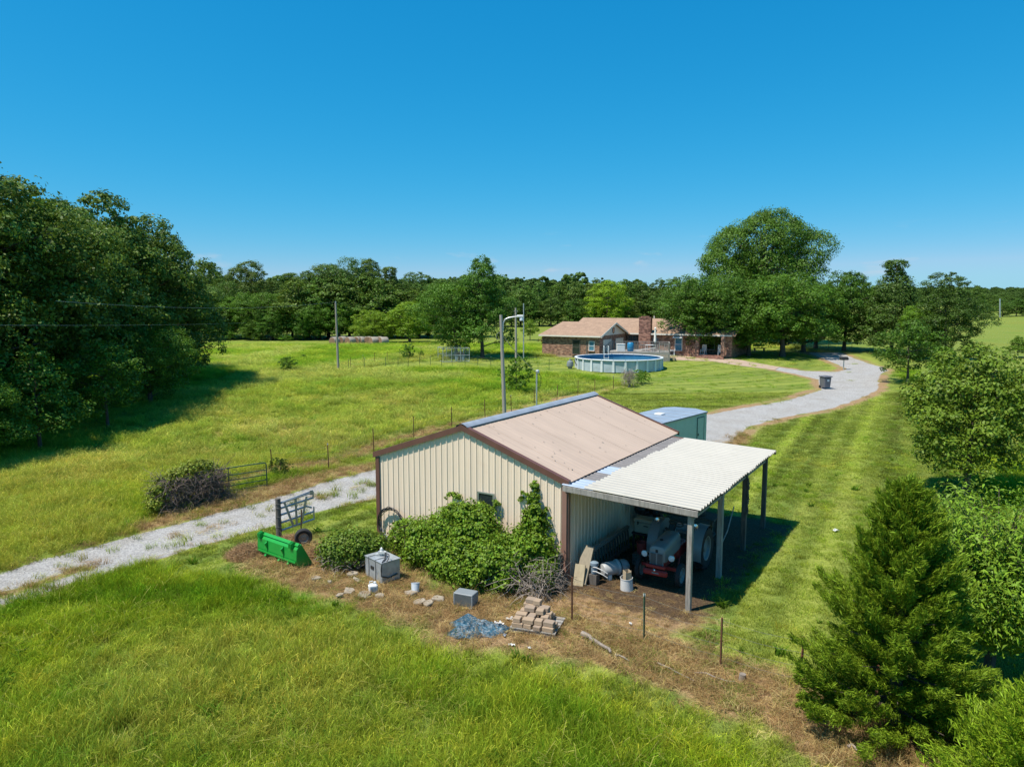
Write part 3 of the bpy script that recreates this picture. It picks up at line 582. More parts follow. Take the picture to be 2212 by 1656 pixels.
one(1178, 750, 722, BSH[0], 'garden_shrub', 'dark red-leaved shrub at the garage wall corner', .8, (1.6, .45, .6))
BIG = variant(200, 17, 8.2, 3.6, 30, 90000, .24, (.105, .20, .020), 'round', .55, cs=.22, shell=.22)
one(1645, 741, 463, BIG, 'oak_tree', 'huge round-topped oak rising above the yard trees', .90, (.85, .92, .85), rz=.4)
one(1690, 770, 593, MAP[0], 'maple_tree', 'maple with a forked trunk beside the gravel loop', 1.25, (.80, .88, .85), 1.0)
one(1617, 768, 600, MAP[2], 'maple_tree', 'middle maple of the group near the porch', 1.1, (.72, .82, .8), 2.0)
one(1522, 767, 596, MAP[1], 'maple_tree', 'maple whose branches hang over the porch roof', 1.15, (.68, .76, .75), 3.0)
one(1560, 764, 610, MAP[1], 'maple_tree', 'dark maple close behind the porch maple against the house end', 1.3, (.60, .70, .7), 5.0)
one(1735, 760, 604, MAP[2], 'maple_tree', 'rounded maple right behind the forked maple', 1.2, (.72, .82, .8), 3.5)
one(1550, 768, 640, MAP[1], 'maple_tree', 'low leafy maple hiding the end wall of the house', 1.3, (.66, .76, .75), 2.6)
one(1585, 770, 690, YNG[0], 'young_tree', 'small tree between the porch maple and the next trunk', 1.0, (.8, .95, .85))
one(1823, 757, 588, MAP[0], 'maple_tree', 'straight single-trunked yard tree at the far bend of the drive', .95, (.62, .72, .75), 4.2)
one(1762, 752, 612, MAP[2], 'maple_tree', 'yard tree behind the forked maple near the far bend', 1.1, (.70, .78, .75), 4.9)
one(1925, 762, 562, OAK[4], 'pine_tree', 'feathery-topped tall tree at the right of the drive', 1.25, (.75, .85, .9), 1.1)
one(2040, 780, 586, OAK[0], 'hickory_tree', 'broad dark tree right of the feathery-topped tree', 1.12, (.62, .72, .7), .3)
one(1990, 775, 650, MAP[2], 'young_tree', 'yellowish leafy tree between the feathery and the broad dark tree', .8, (1.15, 1.2, .9), .8)
one(1960, 829, 690, YNG[0], 'young_tree', 'small round tree on a bare stem in the mown lawn', 1.15, (.62, .74, .7), 2.2)
one(2088, 1068, 752, variant(210, 6.2, 2.7, .7, 22, 26000, .14, (.14, .225, .020), 'round', .13, cs=.28, shell=.4), 'oak_tree', 'wide low-branched young oak with reddish leaf tips on the lawn edge', 1.0, (1, 1, 1), 1.0)
one(2035, 905, 752, YNG[1], 'young_tree', 'pale olive small tree just behind the wide young oak', 1.1, (1.05, 1.05, .9), 1.4)
one(2092, 782, 735, YNG[0], 'young_tree', 'slim sapling on the wire fence of the far pasture', .9, (.95, 1.05, .9))
one(2198, 772, 726, YNG[1], 'young_tree', 'small flat-topped tree on the far pasture fence', 1.7, (1.0, 1.05, .9))
one(2107, 690, 613, FAR[0], 'cedar_elm_tree', 'lone bare-stemmed tree standing above the far wood', .7, (.9, 1.0, .9))
row([(2070, 690, 632, 1.4), (2095, 690, 645, 1.4), (2130, 686, 655, 1.8), (2165, 684, 652, 1.8), (2195, 683, 645, 1.8), (2225, 683, 640, 1.8), (2265, 683, 635, 1.8), (2145, 672, 637, 2.2), (2190, 670, 636, 2.2), (2240, 668, 634, 2.2), (2110, 674, 640, 2)], 'broadleaf_tree', 'far tree of the wood beyond the right-hand pasture', 'trees beyond the right-hand pasture', FAR, (.85, 1.0, .95))
# --- shrubs and young plants in the grass
one(1115, 848, 770, BSH[0], 'sapling_bush', 'narrow leafy bush growing in tall grass by the meter pole', .75, (1.0, 1.1, .9))
one(1385, 829, 797, BSH[1], 'garden_shrub', 'round green shrub beside a dead bush in front of the pool', 1.1, (1.0, 1.15, .9))
one(880, 776, 742, BSH[0], 'field_bush', 'small dark bush on the far fence line by the kennel', .8, (.8, .95, .9))
one(910, 772, 757, BSH[1], 'field_bush', 'smallest bush on the fence line left of the kennel', .7, (.8, .95, .9))
one(620, 802, 768, BSH[1], 'field_bush', 'ragged dark bush alone in the open hayfield', .9, (.8, .95, .9))
one(655, 777, 765, BSH[0], 'field_bush', 'tiny bush behind the ragged one in the hayfield', 1.2, (.8, .95, .9))
one(606, 1030, 988, BSH[0], 'fence_shrub', 'dark stunted shrub at the fence post near the green gate', .9, (.55, .55, .55))
one(940, 748, 735, BSH[1], 'field_bush', 'bright low bush at the edge of the pale trees', 2.6, (1.5, 1.4, .9))
one(1560, 765, 740, BSH[0], 'garden_shrub', 'dark foundation shrub under the porch maple', 1.6, (.6, .75, .7))
row([(500, 734, 715, 2.8), (560, 735, 722, 2.8), (620, 736, 724, 2.6), (470, 733, 712, 2.5)], 'hedge_bush', 'low bramble mound at the back edge of the hayfield', 'bramble mounds at the field edge', BSH, (1.0, 1.15, .95))

# --- red cedar, bottom right cedar, peach tree
def cedar(name, label, loc, h, Rr, n_, seed, tint, lean=0):
    rg = np.random.RandomState(seed); t = thing(name, label, 'tree', loc); P = []; D = []
    nb = int(230 * (Rr / 2.0) ** .8 + 120); per = int(n_ / nb / 7)
    for i in range(nb):
        u = ((i + rg.rand()) / nb) ** 1.25; z = h * (.03 + .95 * u); a = i * 2.4 + rg.rand() * .7
        rad = Rr * (1.0 - u) ** .62 * (.50 + .56 * rg.rand() ** .6) * (1 + .20 * math.sin(a * 3 + u * 9 + seed)) + .04
        dr = unit(np.array([math.cos(a), math.sin(a), .30 + 1.1 * u])); tip = np.array([rad * math.cos(a), rad * math.sin(a), z + .10 * rad])
        side = unit(np.cross(dr, [0, 0, 1.])); L_ = .45 + .30 * rg.rand() + .25 * (1 - u)
        for j in range(7):                                  # side sprays along the outer branch
            v = j / 6; s0 = tip - dr * L_ * (1 - v) * .95; sd = unit(dr + side * (1 if j % 2 else -1) * (.85 - .6 * v) + rg.randn(3) * .22 + [0, 0, .18]); sl_ = .16 + .20 * (1 - v) * rg.rand() + .05
            q_ = rg.rand(per, 1); P.append(s0 + sd * sl_ * q_ + rg.randn(per, 3) * .055 * (1.25 - q_)); D.append(unit(sd + rg.randn(per, 3) * .38))
    P = np.concatenate(P); D = np.concatenate(D); Nn = unit(np.cross(D, rg.randn(*D.shape)))
    V, Fq, C = leaf_mesh(P, Nn, .10, rg, .15, (.165, .25, .018), .45, T=D, fold=.03, hue=.3)
    me = np_mesh('foliage', V, Fq, m_needle, {'lc': ('FLOAT_COLOR', C)}); o = link('crown', me, t); o.color = (*tint, 1)
    b = MB(); b.tube([(0, 0, -.1), (0, 0, h * .5), (0, 0, h * .93)], [.13, .09, .015], 7)
    for i in range(46):
        u = .04 + .8 * i / 46; a = i * 2.4; rr = Rr * (1 - u) * .85; z = h * u; b.tube([(0, 0, z), (rr * .5 * math.cos(a), rr * .5 * math.sin(a), z + .08), (rr * math.cos(a), rr * math.sin(a), z + .25)], [.03, .02, .006], 4, cap=False)
    b.build('trunk', m_bark, t, smooth=True); return t
q = G(1930, 1560); cedar('cedar_tree', 'tall bushy red cedar at the end of the wire fence', q, 4.75, 1.72, 230000, 3, (1.0, 1.06, .85))
cedar('cedar_tree', 'young bright green cedar below the tall one', (7.6, 9.55, 0), 2.55, 1.5, 85000, 9, (1.3, 1.35, .9))
def peach():
    rg = np.random.RandomState(21); q = G(2135, 1450); t = thing('peach_tree', 'broad tree with long drooping glossy leaves behind the tall cedar', 'tree', q)
    bl = []; b = MB(); h = 4.2; P = []; T = []
    b.tube([(0, 0, -.1), (.05, 0, .7), (.1, .1, 1.4)], [.12, .1, .07], 7)
    for i in range(120):
        a = i * 2.4; u = (i + .5) / 120; rr = 1.95 * math.sin(.35 + u * 2.3) ** .8 * (.7 + .4 * rg.rand()); z = .9 + 3.1 * u
        s = np.array([.1 * u, .1 * u, .6 + .9 * u]); e = np.array([rr * math.cos(a), rr * math.sin(a), z]); m = (s + e) / 2 + np.array([0, 0, .35])
        b.tube([s, m, e], [.03, .018, .006], 4, cap=False); k = 270; v = rg.rand(k, 1) ** .6; p_ = (1 - v) ** 2 * s + 2 * v * (1 - v) * m + v * v * e + rg.randn(k, 3) * .16; P.append(p_)
        o = unit(e - s); T.append(unit(o * .6 + rg.randn(k, 3) * .55 + [0, 0, -.75]))
    P = np.concatenate(P); T = np.concatenate(T); Nn = unit(rg.randn(*P.shape) * .8 + [0, 0, 1] + unit(P - [0, 0, 2]) * .8)
    V, Fq, C = leaf_mesh(P, Nn, .135, rg, .27, (.165, .29, .022), .35, T=T, fold=.08, curl=.12)
    o = link('crown', np_mesh('crown', V, Fq, m_leaf, {'lc': ('FLOAT_COLOR', C)}), t); o.color = (1.0, 1.0, .85, 1); b.build('trunk', m_bark, t, smooth=True)
peach()
# ---------------------------------------------------------------- barn with lean-to
m_wall = M('tan_wall_steel', (.85, .69, .53), .45, var=.05, vs_=2, streak=(1, 1, .2), dirt=((.74, .57, .42), 1.5, .6, .35))
m_roof = M('tan_roof_steel', (.50, .375, .28), .5, var=.07, vs_=1.2, streak=(.35, 1, 1), dirt=((.26, .18, .13), 7, .70, .35))
m_trim = M('brown_trim_steel', (.13, .060, .045), .45, var=.15, vs_=2)
m_trim2 = M('rose_brown_corner_steel', (.27, .15, .115), .45, var=.12, vs_=2)
m_galv = M('galvanised_ridge_steel', (.33, .36, .40), .45, metal=.15, var=.15, vs_=3)
m_whit = M('white_roof_steel', (.405, .388, .338), .5, var=.05, vs_=1.5, dirt=((.27, .25, .21), 3, .60, .35))
m_gryr = M('weathered_grey_roof_steel', (.19, .175, .165), .6, var=.2, vs_=5)
m_blur = M('bright_bluish_roof_steel', (.40, .47, .56), .35, metal=.1, var=.08, vs_=3)
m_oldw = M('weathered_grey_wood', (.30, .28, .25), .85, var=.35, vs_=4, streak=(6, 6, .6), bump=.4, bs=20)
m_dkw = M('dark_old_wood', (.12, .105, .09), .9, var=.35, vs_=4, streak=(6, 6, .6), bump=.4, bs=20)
m_glass = M('dark_window_glass', (.02, .03, .035), .06, var=.1, spec=.8)
m_alum = M('window_aluminium', (.55, .57, .58), .35, metal=.8, var=.05)
m_grnf = M('green_window_frame', (.05, .13, .09), .5, var=.1)
BARN = thing('metal_barn', 'tan metal barn with brown trim and a white lean-to roof on posts', 'barn', (BX, BY, 0), PHI)
W, LB, HE, HP, WL, HL, WP, LP0, LLN = 7.24, 9.11, 2.95, 4.19, 3.80, 2.68, 3.62, -.18, 8.60
def rake(x): return HE + (HP - HE) * (1 - abs(x + W / 2) / (W / 2))
def rib_profile(w_, up=.028, k=4):                           # along-panel coordinate, height
    return [(0, 0), (.012, up), (.042, up), (.055, 0), (w_ * .45, 0), (w_ * .48, .006), (w_ * .51, 0), (w_ * .70, 0), (w_ * .73, .006), (w_ * .76, 0), (w_, 0)]
def PX(px, py, a_):                                          # barn coordinates of the point seen at a pixel, on the plane y = a_
    d = ray(px, py); t = (a_ - ((0 - BX) * LV[0] + (0 - BY) * LV[1])) / (d[0] * LV[0] + d[1] * LV[1])
    q = d * t; return np.array([(q[0] - BX) * GV[0] + (q[1] - BY) * GV[1], a_, CAM_H + q[2]])
_w0, _w1 = PX(1034, 1062, -.04), PX(1067, 1090, -.04); WINB = (_w0[0], _w1[0], _w1[2] - .15, _w0[2])
npan = 32; pw = W / npan
for i in range(npan):                                        # gable panels, front
    x0 = -W + i * pw; pr = rib_profile(pw)
    wx0, wx1, wz0, wz1 = WINB
    lo_ = [(x0 + a, -h, 0) for a, h in pr]; hi_ = [(x0 + a, -h, rake(x0 + a) - .02) for a, h in pr]
    b = MB(); b.strip(lo_, hi_); b.build('wall_panel', m_wall, BARN)
for i in range(40):                                          # side wall below the lean-to
    y0 = i * LB / 40; pr = rib_profile(LB / 40, .022)
    if y0 < 8.9: MB().strip([(h, y0 + a, 0) for a, h in pr], [(h, y0 + a, HE - .06) for a, h in pr]).build('wall_panel', m_wall, BARN)
b = MB(); b.prism([(-W, 0), (0, 0), (0, HE - .04), (-W / 2, HP - .04), (-W, HE - .04)], LB - .02, LB, 'y'); b.build('back_wall', m_wall, BARN)
b = MB(); b.box((-W + .01, LB / 2, HE / 2 - .03), (.02, LB - .06, HE - .08)); b.build('far_side_wall', m_wall, BARN)
# roof sheets
sl = math.hypot(W / 2, HP - HE); nrs = 10; sw = (LB + .16) / nrs
def roof_sheet(y0, w_, inner, outer, mat, up, nr=4, name='roof_sheet', broad=False):
    """inner, outer: (x, z) at the top and bottom edges; ribs run down the slope"""
    d = np.array([outer[0] - inner[0], outer[1] - inner[1]]); d = d / np.linalg.norm(d); nn = np.array([-d[1], d[0]]);
    if nn[1] < 0: nn = -nn
    A, B = [], []
    for r in range(nr):
        p0 = y0 + w_ * r / nr; q = w_ / nr
        prof = [(0, 0), (.06 * q, up), (.24 * q, up), (.32 * q, 0), (.63 * q, 0), (.66 * q, up * .25), (.70 * q, 0), (q * .999, 0)] if not broad else [(0, 0), (.16 * q, up), (.46 * q, up), (.62 * q, 0), (q * .999, 0)]
        for a, h in prof: A.append((inner[0] + nn[0] * h, p0 + a, inner[1] + nn[1] * h)); B.append((outer[0] + nn[0] * h, p0 + a, outer[1] + nn[1] * h))
    b = MB(); b.strip(A, B); return b.build(name, mat, BARN)
for i in range(nrs):
    dz = .004 * (i % 2)
    roof_sheet(-.06 + i * sw, sw, (-W / 2, HP + .03 + dz), (.10, HE - .01 + dz), m_roof, .0055)
    roof_sheet(-.06 + i * sw, sw, (-W / 2, HP + .03 + dz), (-W - .10, HE - .01 + dz), m_roof, .0055)
b = MB()
capp = [(-W / 2 - .22, HP - .03), (-W / 2 - .19, HP + .015), (-W / 2 - .06, HP + .075), (-W / 2, HP + .09), (-W / 2 + .06, HP + .075), (-W / 2 + .19, HP + .015), (-W / 2 + .22, HP - .02)]
b.loft([[(x, y, z + .03) for x, z in capp] for y in (-.12, 3, 6, LB + .13)], cap=False, closed=False); b.build('ridge_cap', m_galv, BARN, smooth=True)
b = MB()                                                     # rake trims follow the front gable
for s in (-1, 1):
    e = -W / 2 + s * (W / 2 + .10); A = [(-W / 2, HP + .06), (e, HE + .03)]
    d = MB(); d.loft([[(x, -.10, z - .17), (x, -.10, z + .01), (x, .04, z + .02), (x, .04, z - .02)] for x, z in A]); d.build('rake_trim', m_trim, BARN)
    d = MB(); d.loft([[(x, LB + .10, z - .15), (x, LB + .10, z + .01), (x, LB - .02, z + .02), (x, LB - .02, z - .02)] for x, z in A]); d.build('rake_trim', m_trim, BARN)
MB().box((-.055, -.042, HE / 2 - .05), (.15, .045, HE - .12)).build('corner_trim', m_trim2, BARN)
MB().box((.042, .05, HE / 2 - .05), (.035, .12, HE - .14)).build('corner_trim', m_trim2, BARN)
MB().box((-W + .055, -.042, HE / 2 - .05), (.15, .045, HE - .12)).build('corner_trim', m_trim, BARN)
# window in the gable
wn_ = MB().box(((wx0 + wx1) / 2, -.035, (wz0 + wz1) / 2), (wx1 - wx0, .03, wz1 - wz0)).build('window', m_glass, BARN)
fr = MB()
for x in (wx0, wx1): fr.box((x, -.045, (wz0 + wz1) / 2), (.05, .06, wz1 - wz0 + .05))
for z in (wz0, wz1): fr.box(((wx0 + wx1) / 2, -.045, z), (wx1 - wx0 - .05, .058, .045))
fr.build('frame', m_alum, wn_)
# lean-to: strip of old sheets under the eave, then white sheets
SX = lambda t: (t * WL, (HE - .09) + (HL + .05 - (HE - .09)) * t)       # along the lean-to slope
nws = 9; ww_ = LLN / nws
for i in range(nws):
    y0 = LP0 + i * ww_; dz = .003 * (i % 2)
    a, b_, c_ = SX(-.02), SX(.235), SX(1.03)
    mm = [m_blur, m_gryr, m_blur, m_gryr, m_gryr, m_gryr, m_gryr, m_gryr, m_gryr][i]
    roof_sheet(y0, ww_, (a[0], a[1] + .03 + dz), (b_[0], b_[1] + .03 + dz), mm, .02, 4, 'old_roof_sheet', True)
    b_ = SX(.165 + .012 * math.sin(i * 2.3))
    roof_sheet(y0, ww_, (b_[0], b_[1] + .052 + dz), (c_[0] + .02 * math.sin(i * 4.1), c_[1] + .045 + dz), m_whit, .055, 4, 'white_roof_sheet', True)
MB().loft([[(SX(t)[0], LP0 + LLN + o, SX(t)[1] + dz) for o, dz in ((-.02, -.08), (.03, -.08), (.03, .06), (-.02, .06))] for t in (0, 1.03)]).build('edge_trim', m_trim2, BARN)
# framing
def board(p, q, w_, th, name, mat, up=(0, 0, 1)):
    p, q = Vector(p), Vector(q); d = (q - p).normalized(); s = d.cross(Vector(up)).normalized(); u = s.cross(d)
    return MB().loft([[c + s * a + u * b for a, b in ((-th / 2, -w_ / 2), (th / 2, -w_ / 2), (th / 2, w_ / 2), (-th / 2, w_ / 2))] for c in (p, q)]).build(name, mat, BARN)
board((-.02, LP0 - .03, SX(0)[1] - .06), (WL + .05, LP0 - .03, SX(1.01)[1] - .06), .15, .045, 'fascia_board', m_oldw)
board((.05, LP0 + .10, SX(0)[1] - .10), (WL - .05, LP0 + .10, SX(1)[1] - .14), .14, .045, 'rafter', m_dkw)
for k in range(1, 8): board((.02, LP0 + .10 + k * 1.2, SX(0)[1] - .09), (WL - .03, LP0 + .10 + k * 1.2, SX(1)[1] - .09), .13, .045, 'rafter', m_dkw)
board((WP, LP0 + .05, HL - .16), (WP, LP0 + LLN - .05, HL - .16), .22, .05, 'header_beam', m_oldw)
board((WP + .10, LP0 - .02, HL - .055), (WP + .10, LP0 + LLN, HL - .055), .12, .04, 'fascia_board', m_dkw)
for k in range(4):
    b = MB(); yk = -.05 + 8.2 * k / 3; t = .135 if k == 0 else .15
    b.box((WP, yk, (HL - .06) / 2 - .2), (t, t, HL + .26), bev=.012); b.build('post', m_oldw if k < 2 else m_dkw, BARN)  # front two posts get a lighter wood colour, standing in for sunlight
MB().tube([BW_ for BW_ in [(WP - .02, 4.2, 1.75), (WP + .02, 3.4, 1.2), (WP + .02, 2.75, .95)]], .018, 5).build('brace_rod', m_oldw, BARN)
b = MB(); rgv = random.Random(4)
for k in range(34): z = HL - .3 - k * .035; b.box((WP + .09 + rgv.random() * .03, 5.38 + rgv.uniform(-.05, .05), z), (.05, .05, .06), rz=rgv.random() * 3, rx=rgv.random())
b.build('hanging_chain', m_dkw, BARN)

b = MB(); rl = random.Random(9)                              # fallen leaves on the tan roof
for k in range(48):
    u = rl.random() ** .8; yy = rl.uniform(.3, LB - .2); xx_ = -W / 2 + .3 + u * (W / 2 - .35); zz = HP + .045 - (xx_ + W / 2) * (HP - HE + .04) / (W / 2 + .1) + .006; s_ = rl.uniform(.018, .045); a_ = rl.random() * 3
    b.add([(xx_ + s_ * math.cos(a_), yy + s_ * math.sin(a_), zz + .006), (xx_ - s_ * .6 * math.sin(a_), yy + s_ * .6 * math.cos(a_), zz + .014), (xx_ - s_ * math.cos(a_), yy - s_ * math.sin(a_), zz + .008), (xx_ + s_ * .6 * math.sin(a_), yy - s_ * .6 * math.cos(a_), zz + .012)], [(0, 1, 2, 3)])
o = b.build('fallen_leaves', m_dkw, BARN); o['kind'] = 'stuff'
# ---------------------------------------------------------------- things under the lean-to
def LW(a, b, z=0): q = BW(a, b); return (float(q[0]), float(q[1]), z)
m_tgry = M('tractor_grey_paint', (.24, .255, .255), .38, var=.08, vs_=4, dirt=((.16, .15, .14), 4, .6, .5))
m_tred = M('tractor_red_paint', (.36, .030, .028), .42, var=.18, vs_=4)
m_rub = M('tyre_rubber', (.025, .025, .026), .85, var=.3, vs_=8)
m_chrm = M('lamp_chrome', (.75, .75, .74), .2, metal=.8, var=.05)
m_lens = M('lamp_lens', (.70, .74, .76), .12, var=.05)
m_blk = M('black_iron', (.025, .025, .026), .55, var=.3, vs_=8)
TR = thing('tractor', 'old grey and red farm tractor parked under the lean-to', 'tractor', LW(2.32, 1.35, .03), PHI)
# local: nose towards -y, ground at 0
def wheel(parent, c, r, w_, rimr, lug, name='wheel'):
    t = MB(); t.lathe([(rimr, -w_ * .38), (r * .86, -w_ * .5), (r * .96, -w_ * .42), (r, -w_ * .2), (r, w_ * .2), (r * .96, w_ * .42), (r * .86, w_ * .5), (rimr, w_ * .38), (rimr, -w_ * .38)], c, 'x', 28)
    if lug:
        for k in range(18):
            for s in (-1, 1):
                a = 2 * math.pi * (k + (.5 if s > 0 else 0)) / 18; t.box((c[0] + s * w_ * .24, c[1] + math.cos(a) * r, c[2] + math.sin(a) * r), (w_ * .42, .05, .05), rx=a)
    o = t.build(name, m_rub, parent, smooth=True)
    d = MB(); d.lathe([(rimr + .01, w_ * .40), (rimr * .93, w_ * .36), (rimr * .86, w_ * .1), (rimr * .4, w_ * .02), (rimr * .3, w_ * .2), (0.001, w_ * .22)], c, 'x', 24); d.lathe([(rimr + .01, -w_ * .40), (rimr * .93, -w_ * .36), (rimr * .86, -w_ * .1), (rimr * .4, -w_ * .02), (rimr * .3, -w_ * .2), (0.001, -w_ * .22)], c, 'x', 24)
    d.build('rim', m_tgry, o, smooth=True); return o
for s in (-1, 1):
    wheel(TR, (s * .70, 1.78, .62), .62, .27, .36, True, 'rear_wheel'); wheel(TR, (s * .60, 0, .33), .33, .13, .21, False, 'front_wheel')
def arch(y, hw, zt_, zb, n_=7, sq=.62):
    pts = [(-hw, y, zb)]
    for k in range(n_ + 1):
        a = math.pi * (1 - k / n_); ca, sa = math.cos(a), math.sin(a); pts.append((hw * math.copysign(abs(ca) ** sq, ca), y, zb + (zt_ - zb) * (.55 + .45 * sa ** sq)))
    pts.append((hw, y, zb)); return pts
MB().loft([arch(-.30, .20, 1.06, .72), arch(-.27, .235, 1.13, .70), arch(-.15, .25, 1.17, .70), arch(.3, .255, 1.22, .74), arch(.85, .26, 1.26, .78), arch(1.0, .24, 1.24, .80)]).build('hood', m_tgry, TR, smooth=True)
MB().box((0, -.318, 1.01), (.07, .02, .09), bev=.008).build('emblem', m_blk, TR)
MB().lathe([(.05, 0), (.05, .03), (.001, .045)], (-.02, .12, 1.2), 'z', 14).build('radiator_cap', m_blk, TR)
g = MB().box((0, -.305, .76), (.40, .04, .40), bev=.01).build('grille', m_tgry, TR)
for s in (-1, 1):
    MB().box((s * .10, -.328, .77), (.155, .012, .34)).build('grille_opening', m_blk, g)
    for k in range(6): MB().box((s * .10 - .065 + k * .026, -.336, .77), (.008, .012, .33)).build('slat', m_tgry, g)
b = MB(); b.box((0, -.40, .42), (.72, .10, .17), bev=.035); b.box((0, -.38, .58), (.58, .06, .10), bev=.02); b.build('bumper', m_tred, TR)
MB().box((.02, -.456, .42), (.20, .008, .035)).build('bumper_badge', m_tgry, TR)
MB().lathe([(.001, -.49), (.03, -.48), (.03, -.45)], (0, 0, .50), 'y', 10).build('bumper_knob', m_chrm, TR, smooth=True)
b = MB(); b.box((0, .45, .66), (.36, 1.15, .40), bev=.04); b.box((0, 1.3, .62), (.42, .8, .42), bev=.05); b.tube([(-.58, 1.78, .62), (.58, 1.78, .62)], .11, 10); b.build('engine_body', m_tred, TR)
b = MB(); b.box((0, 0, .46), (1.1, .09, .09)); b.tube([(-.5, .02, .42), (-.2, 1.1, .5)], .025, 6); b.tube([(.5, .02, .42), (.2, 1.1, .5)], .025, 6); b.build('front_axle', m_tred, TR)
for s in (-1, 1):
    b = MB(); b.tube([(s * .26, -.12, .74), (s * .36, -.16, .80)], .015, 5); b.lathe([(.001, -.06), (.06, -.05), (.095, -.14), (.09, -.17)], (s * .40, -.06, .84), 'y', 16); o = b.build('headlight', m_chrm, TR, smooth=True)
    MB().lathe([(.09, -.165), (.06, -.185), (.001, -.19)], (s * .40, -.06, .84), 'y', 16).build('lens', m_lens, o, smooth=True)
    f = MB(); A, B, Cc = [], [], []
    for k in range(13):
        a = R(-18) + R(150) * k / 12; y, z = 1.78 - math.cos(a) * .71, .62 + math.sin(a) * .71
        A.append((s * .52, y, z)); B.append((s * .84, y, z - .02)); Cc.append((s * .52, 1.78 - math.cos(a) * .42, .62 + math.sin(a) * .42))
    f.strip(A, B); f.strip(A, Cc); f.build('fender', m_tgry, TR, smooth=True)
    b = MB(); b.tube([(s * .60, 1.35, 1.26), (s * .60, 1.32, 1.38)], .012, 5); b.lathe([(.001, .05), (.06, .02), (.075, -.05), (.001, -.07)], (s * .60, 1.30, 1.40), 'y', 14); b.build('fender_lamp', m_chrm, TR, smooth=True)
b = MB(); b.tube([(0, 1.0, 1.1), (0, 1.28, 1.38)], .02, 6); n_ = 18
b.tube([(math.cos(2 * math.pi * k / n_) * .21, 1.28 + math.sin(2 * math.pi * k / n_) * .15, 1.39 - math.sin(2 * math.pi * k / n_) * .14) for k in range(n_ + 1)], .016, 6, cap=False); b.tube([(-.2, 1.28, 1.385), (.2, 1.28, 1.385)], .012, 5); b.build('steering_wheel', m_blk, TR)
MB().loft([[(-.2, 1.65, 1.0), (.2, 1.65, 1.0), (.2, 1.65, 1.03), (-.2, 1.65, 1.03)], [(-.24, 1.95, .98), (.24, 1.95, .98), (.24, 1.95, 1.01), (-.24, 1.95, 1.01)], [(-.22, 2.06, 1.16), (.22, 2.06, 1.16), (.22, 2.03, 1.18), (-.22, 2.03, 1.18)]]).build('seat', m_tgry, TR)
# cooler on a dark cart, and small things around
m_beig = M('cooler_beige_plastic', (.42, .40, .30), .55, var=.06)
m_rplast = M('red_plastic', (.42, .05, .04), .5, var=.15)
m_wplast = M('white_plastic', (.70, .70, .68), .45, var=.06, dirt=((.45, .42, .36), 5, .6, .5))
m_bplast = M('blue_grey_plastic', (.20, .27, .33), .45, var=.15)
ca = PX(1400, 1152, 3.6)
CART = thing('utility_cart', 'dark utility cart against the barn wall carrying the cooler', 'cart', LW(ca[0], 3.75, 0), PHI)
b = MB(); b.box((0, 0, .62), (.95, .8, .06)); b.build('tray', m_blk, CART)
for x in (-.42, .42):
    for y in (-.33, .33): MB().box((x, y, .30), (.06, .06, .60)).build('leg', m_blk, CART)
CO = thing('cooler', 'beige ice chest with black latches on the dark cart', 'cooler', LW(ca[0], 3.6, .655), PHI)
MB().box((0, 0, .17), (.80, .44, .34), bev=.03).build('body', m_beig, CO)
MB().box((0, 0, .40), (.84, .48, .11), bev=.03).build('lid', m_beig, CO)
for x in (-.26, .26): MB().box((x, -.25, .33), (.045, .03, .11), bev=.008).build('latch', m_blk, CO)
MB().box((0, -.226, .25), (.14, .012, .03)).build('badge', m_blk, CO)
def pail(name, label, loc, r, h, mat, rx=0, rz=0, tap=.86, rim=True, cat='bucket'):
    t = thing(name, label, cat, loc, rz); t.rotation_euler = (rx, 0, rz)
    b = MB(); b.lathe([(.001, .006), (r * tap, 0), (r, h), (r * 1.05, h), (r * 1.05, h - .05 * h), (r * .99, h - .06 * h)], (0, 0, 0), 'z', 20); b.lathe([(r * .96, h), (r * tap * .96, .02), (.001, .02)], (0, 0, 0), 'z', 20); b.build('body', mat, t, smooth=True); return t
def grip(t, r, z, mat): MB().tube([(math.cos(a) * r, math.sin(a) * r * .25 - r * .6 * math.sin(a), z - .12 * math.sin(a) * 1.2) for a in np.linspace(0, math.pi, 10)], .006, 4).build('handle', mat, t)
q = PX(1384, 1172, 2.4); t = pail('red_bucket', 'dull red plastic bucket beside the dark cart', LW(q[0], 2.5, 0.35), .17, .34, m_rplast); grip(t, .17, .34, m_blk)
cr = thing('wooden_crate', 'dark wooden crate holding up the dull red bucket', 'crate', LW(q[0], 2.5, 0), PHI)
for z in (.05, .16, .27):
    for y in (-.2, .2): MB().box((0, y, z), (.44, .02, .09)).build('slat', m_dkw, cr)
    for x in (-.22, .22): MB().box((x, 0, z), (.02, .38, .09)).build('slat', m_dkw, cr)
MB().box((0, 0, .335), (.46, .42, .018)).build('top', m_dkw, cr)
t = pail('white_bucket', 'white hexagonal plastic pail standing on the dirt before the tractor', (0, 0, 0), .165, .36, m_wplast, tap=1.12)
q = G(1354, 1272); t.location = (q[0], q[1], 0.0); t.rotation_euler = (.06, -.09, .4)
bx_ = thing('cardboard_carton', 'small brown carton stuck in the top of the white pail', 'carton', (q[0] + .0, q[1] - .0, .27), .4); b = MB()
for s in (-1, 1): b.box((s * .085, 0, .14), (.008, .16, .27)); b.box((0, s * .075, .14), (.162, .008, .27 if s > 0 else .2))
b.box((0, 0, .02), (.16, .14, .01)); b.build('body', M('cardboard', (.45, .36, .24), .8, var=.1), bx_)
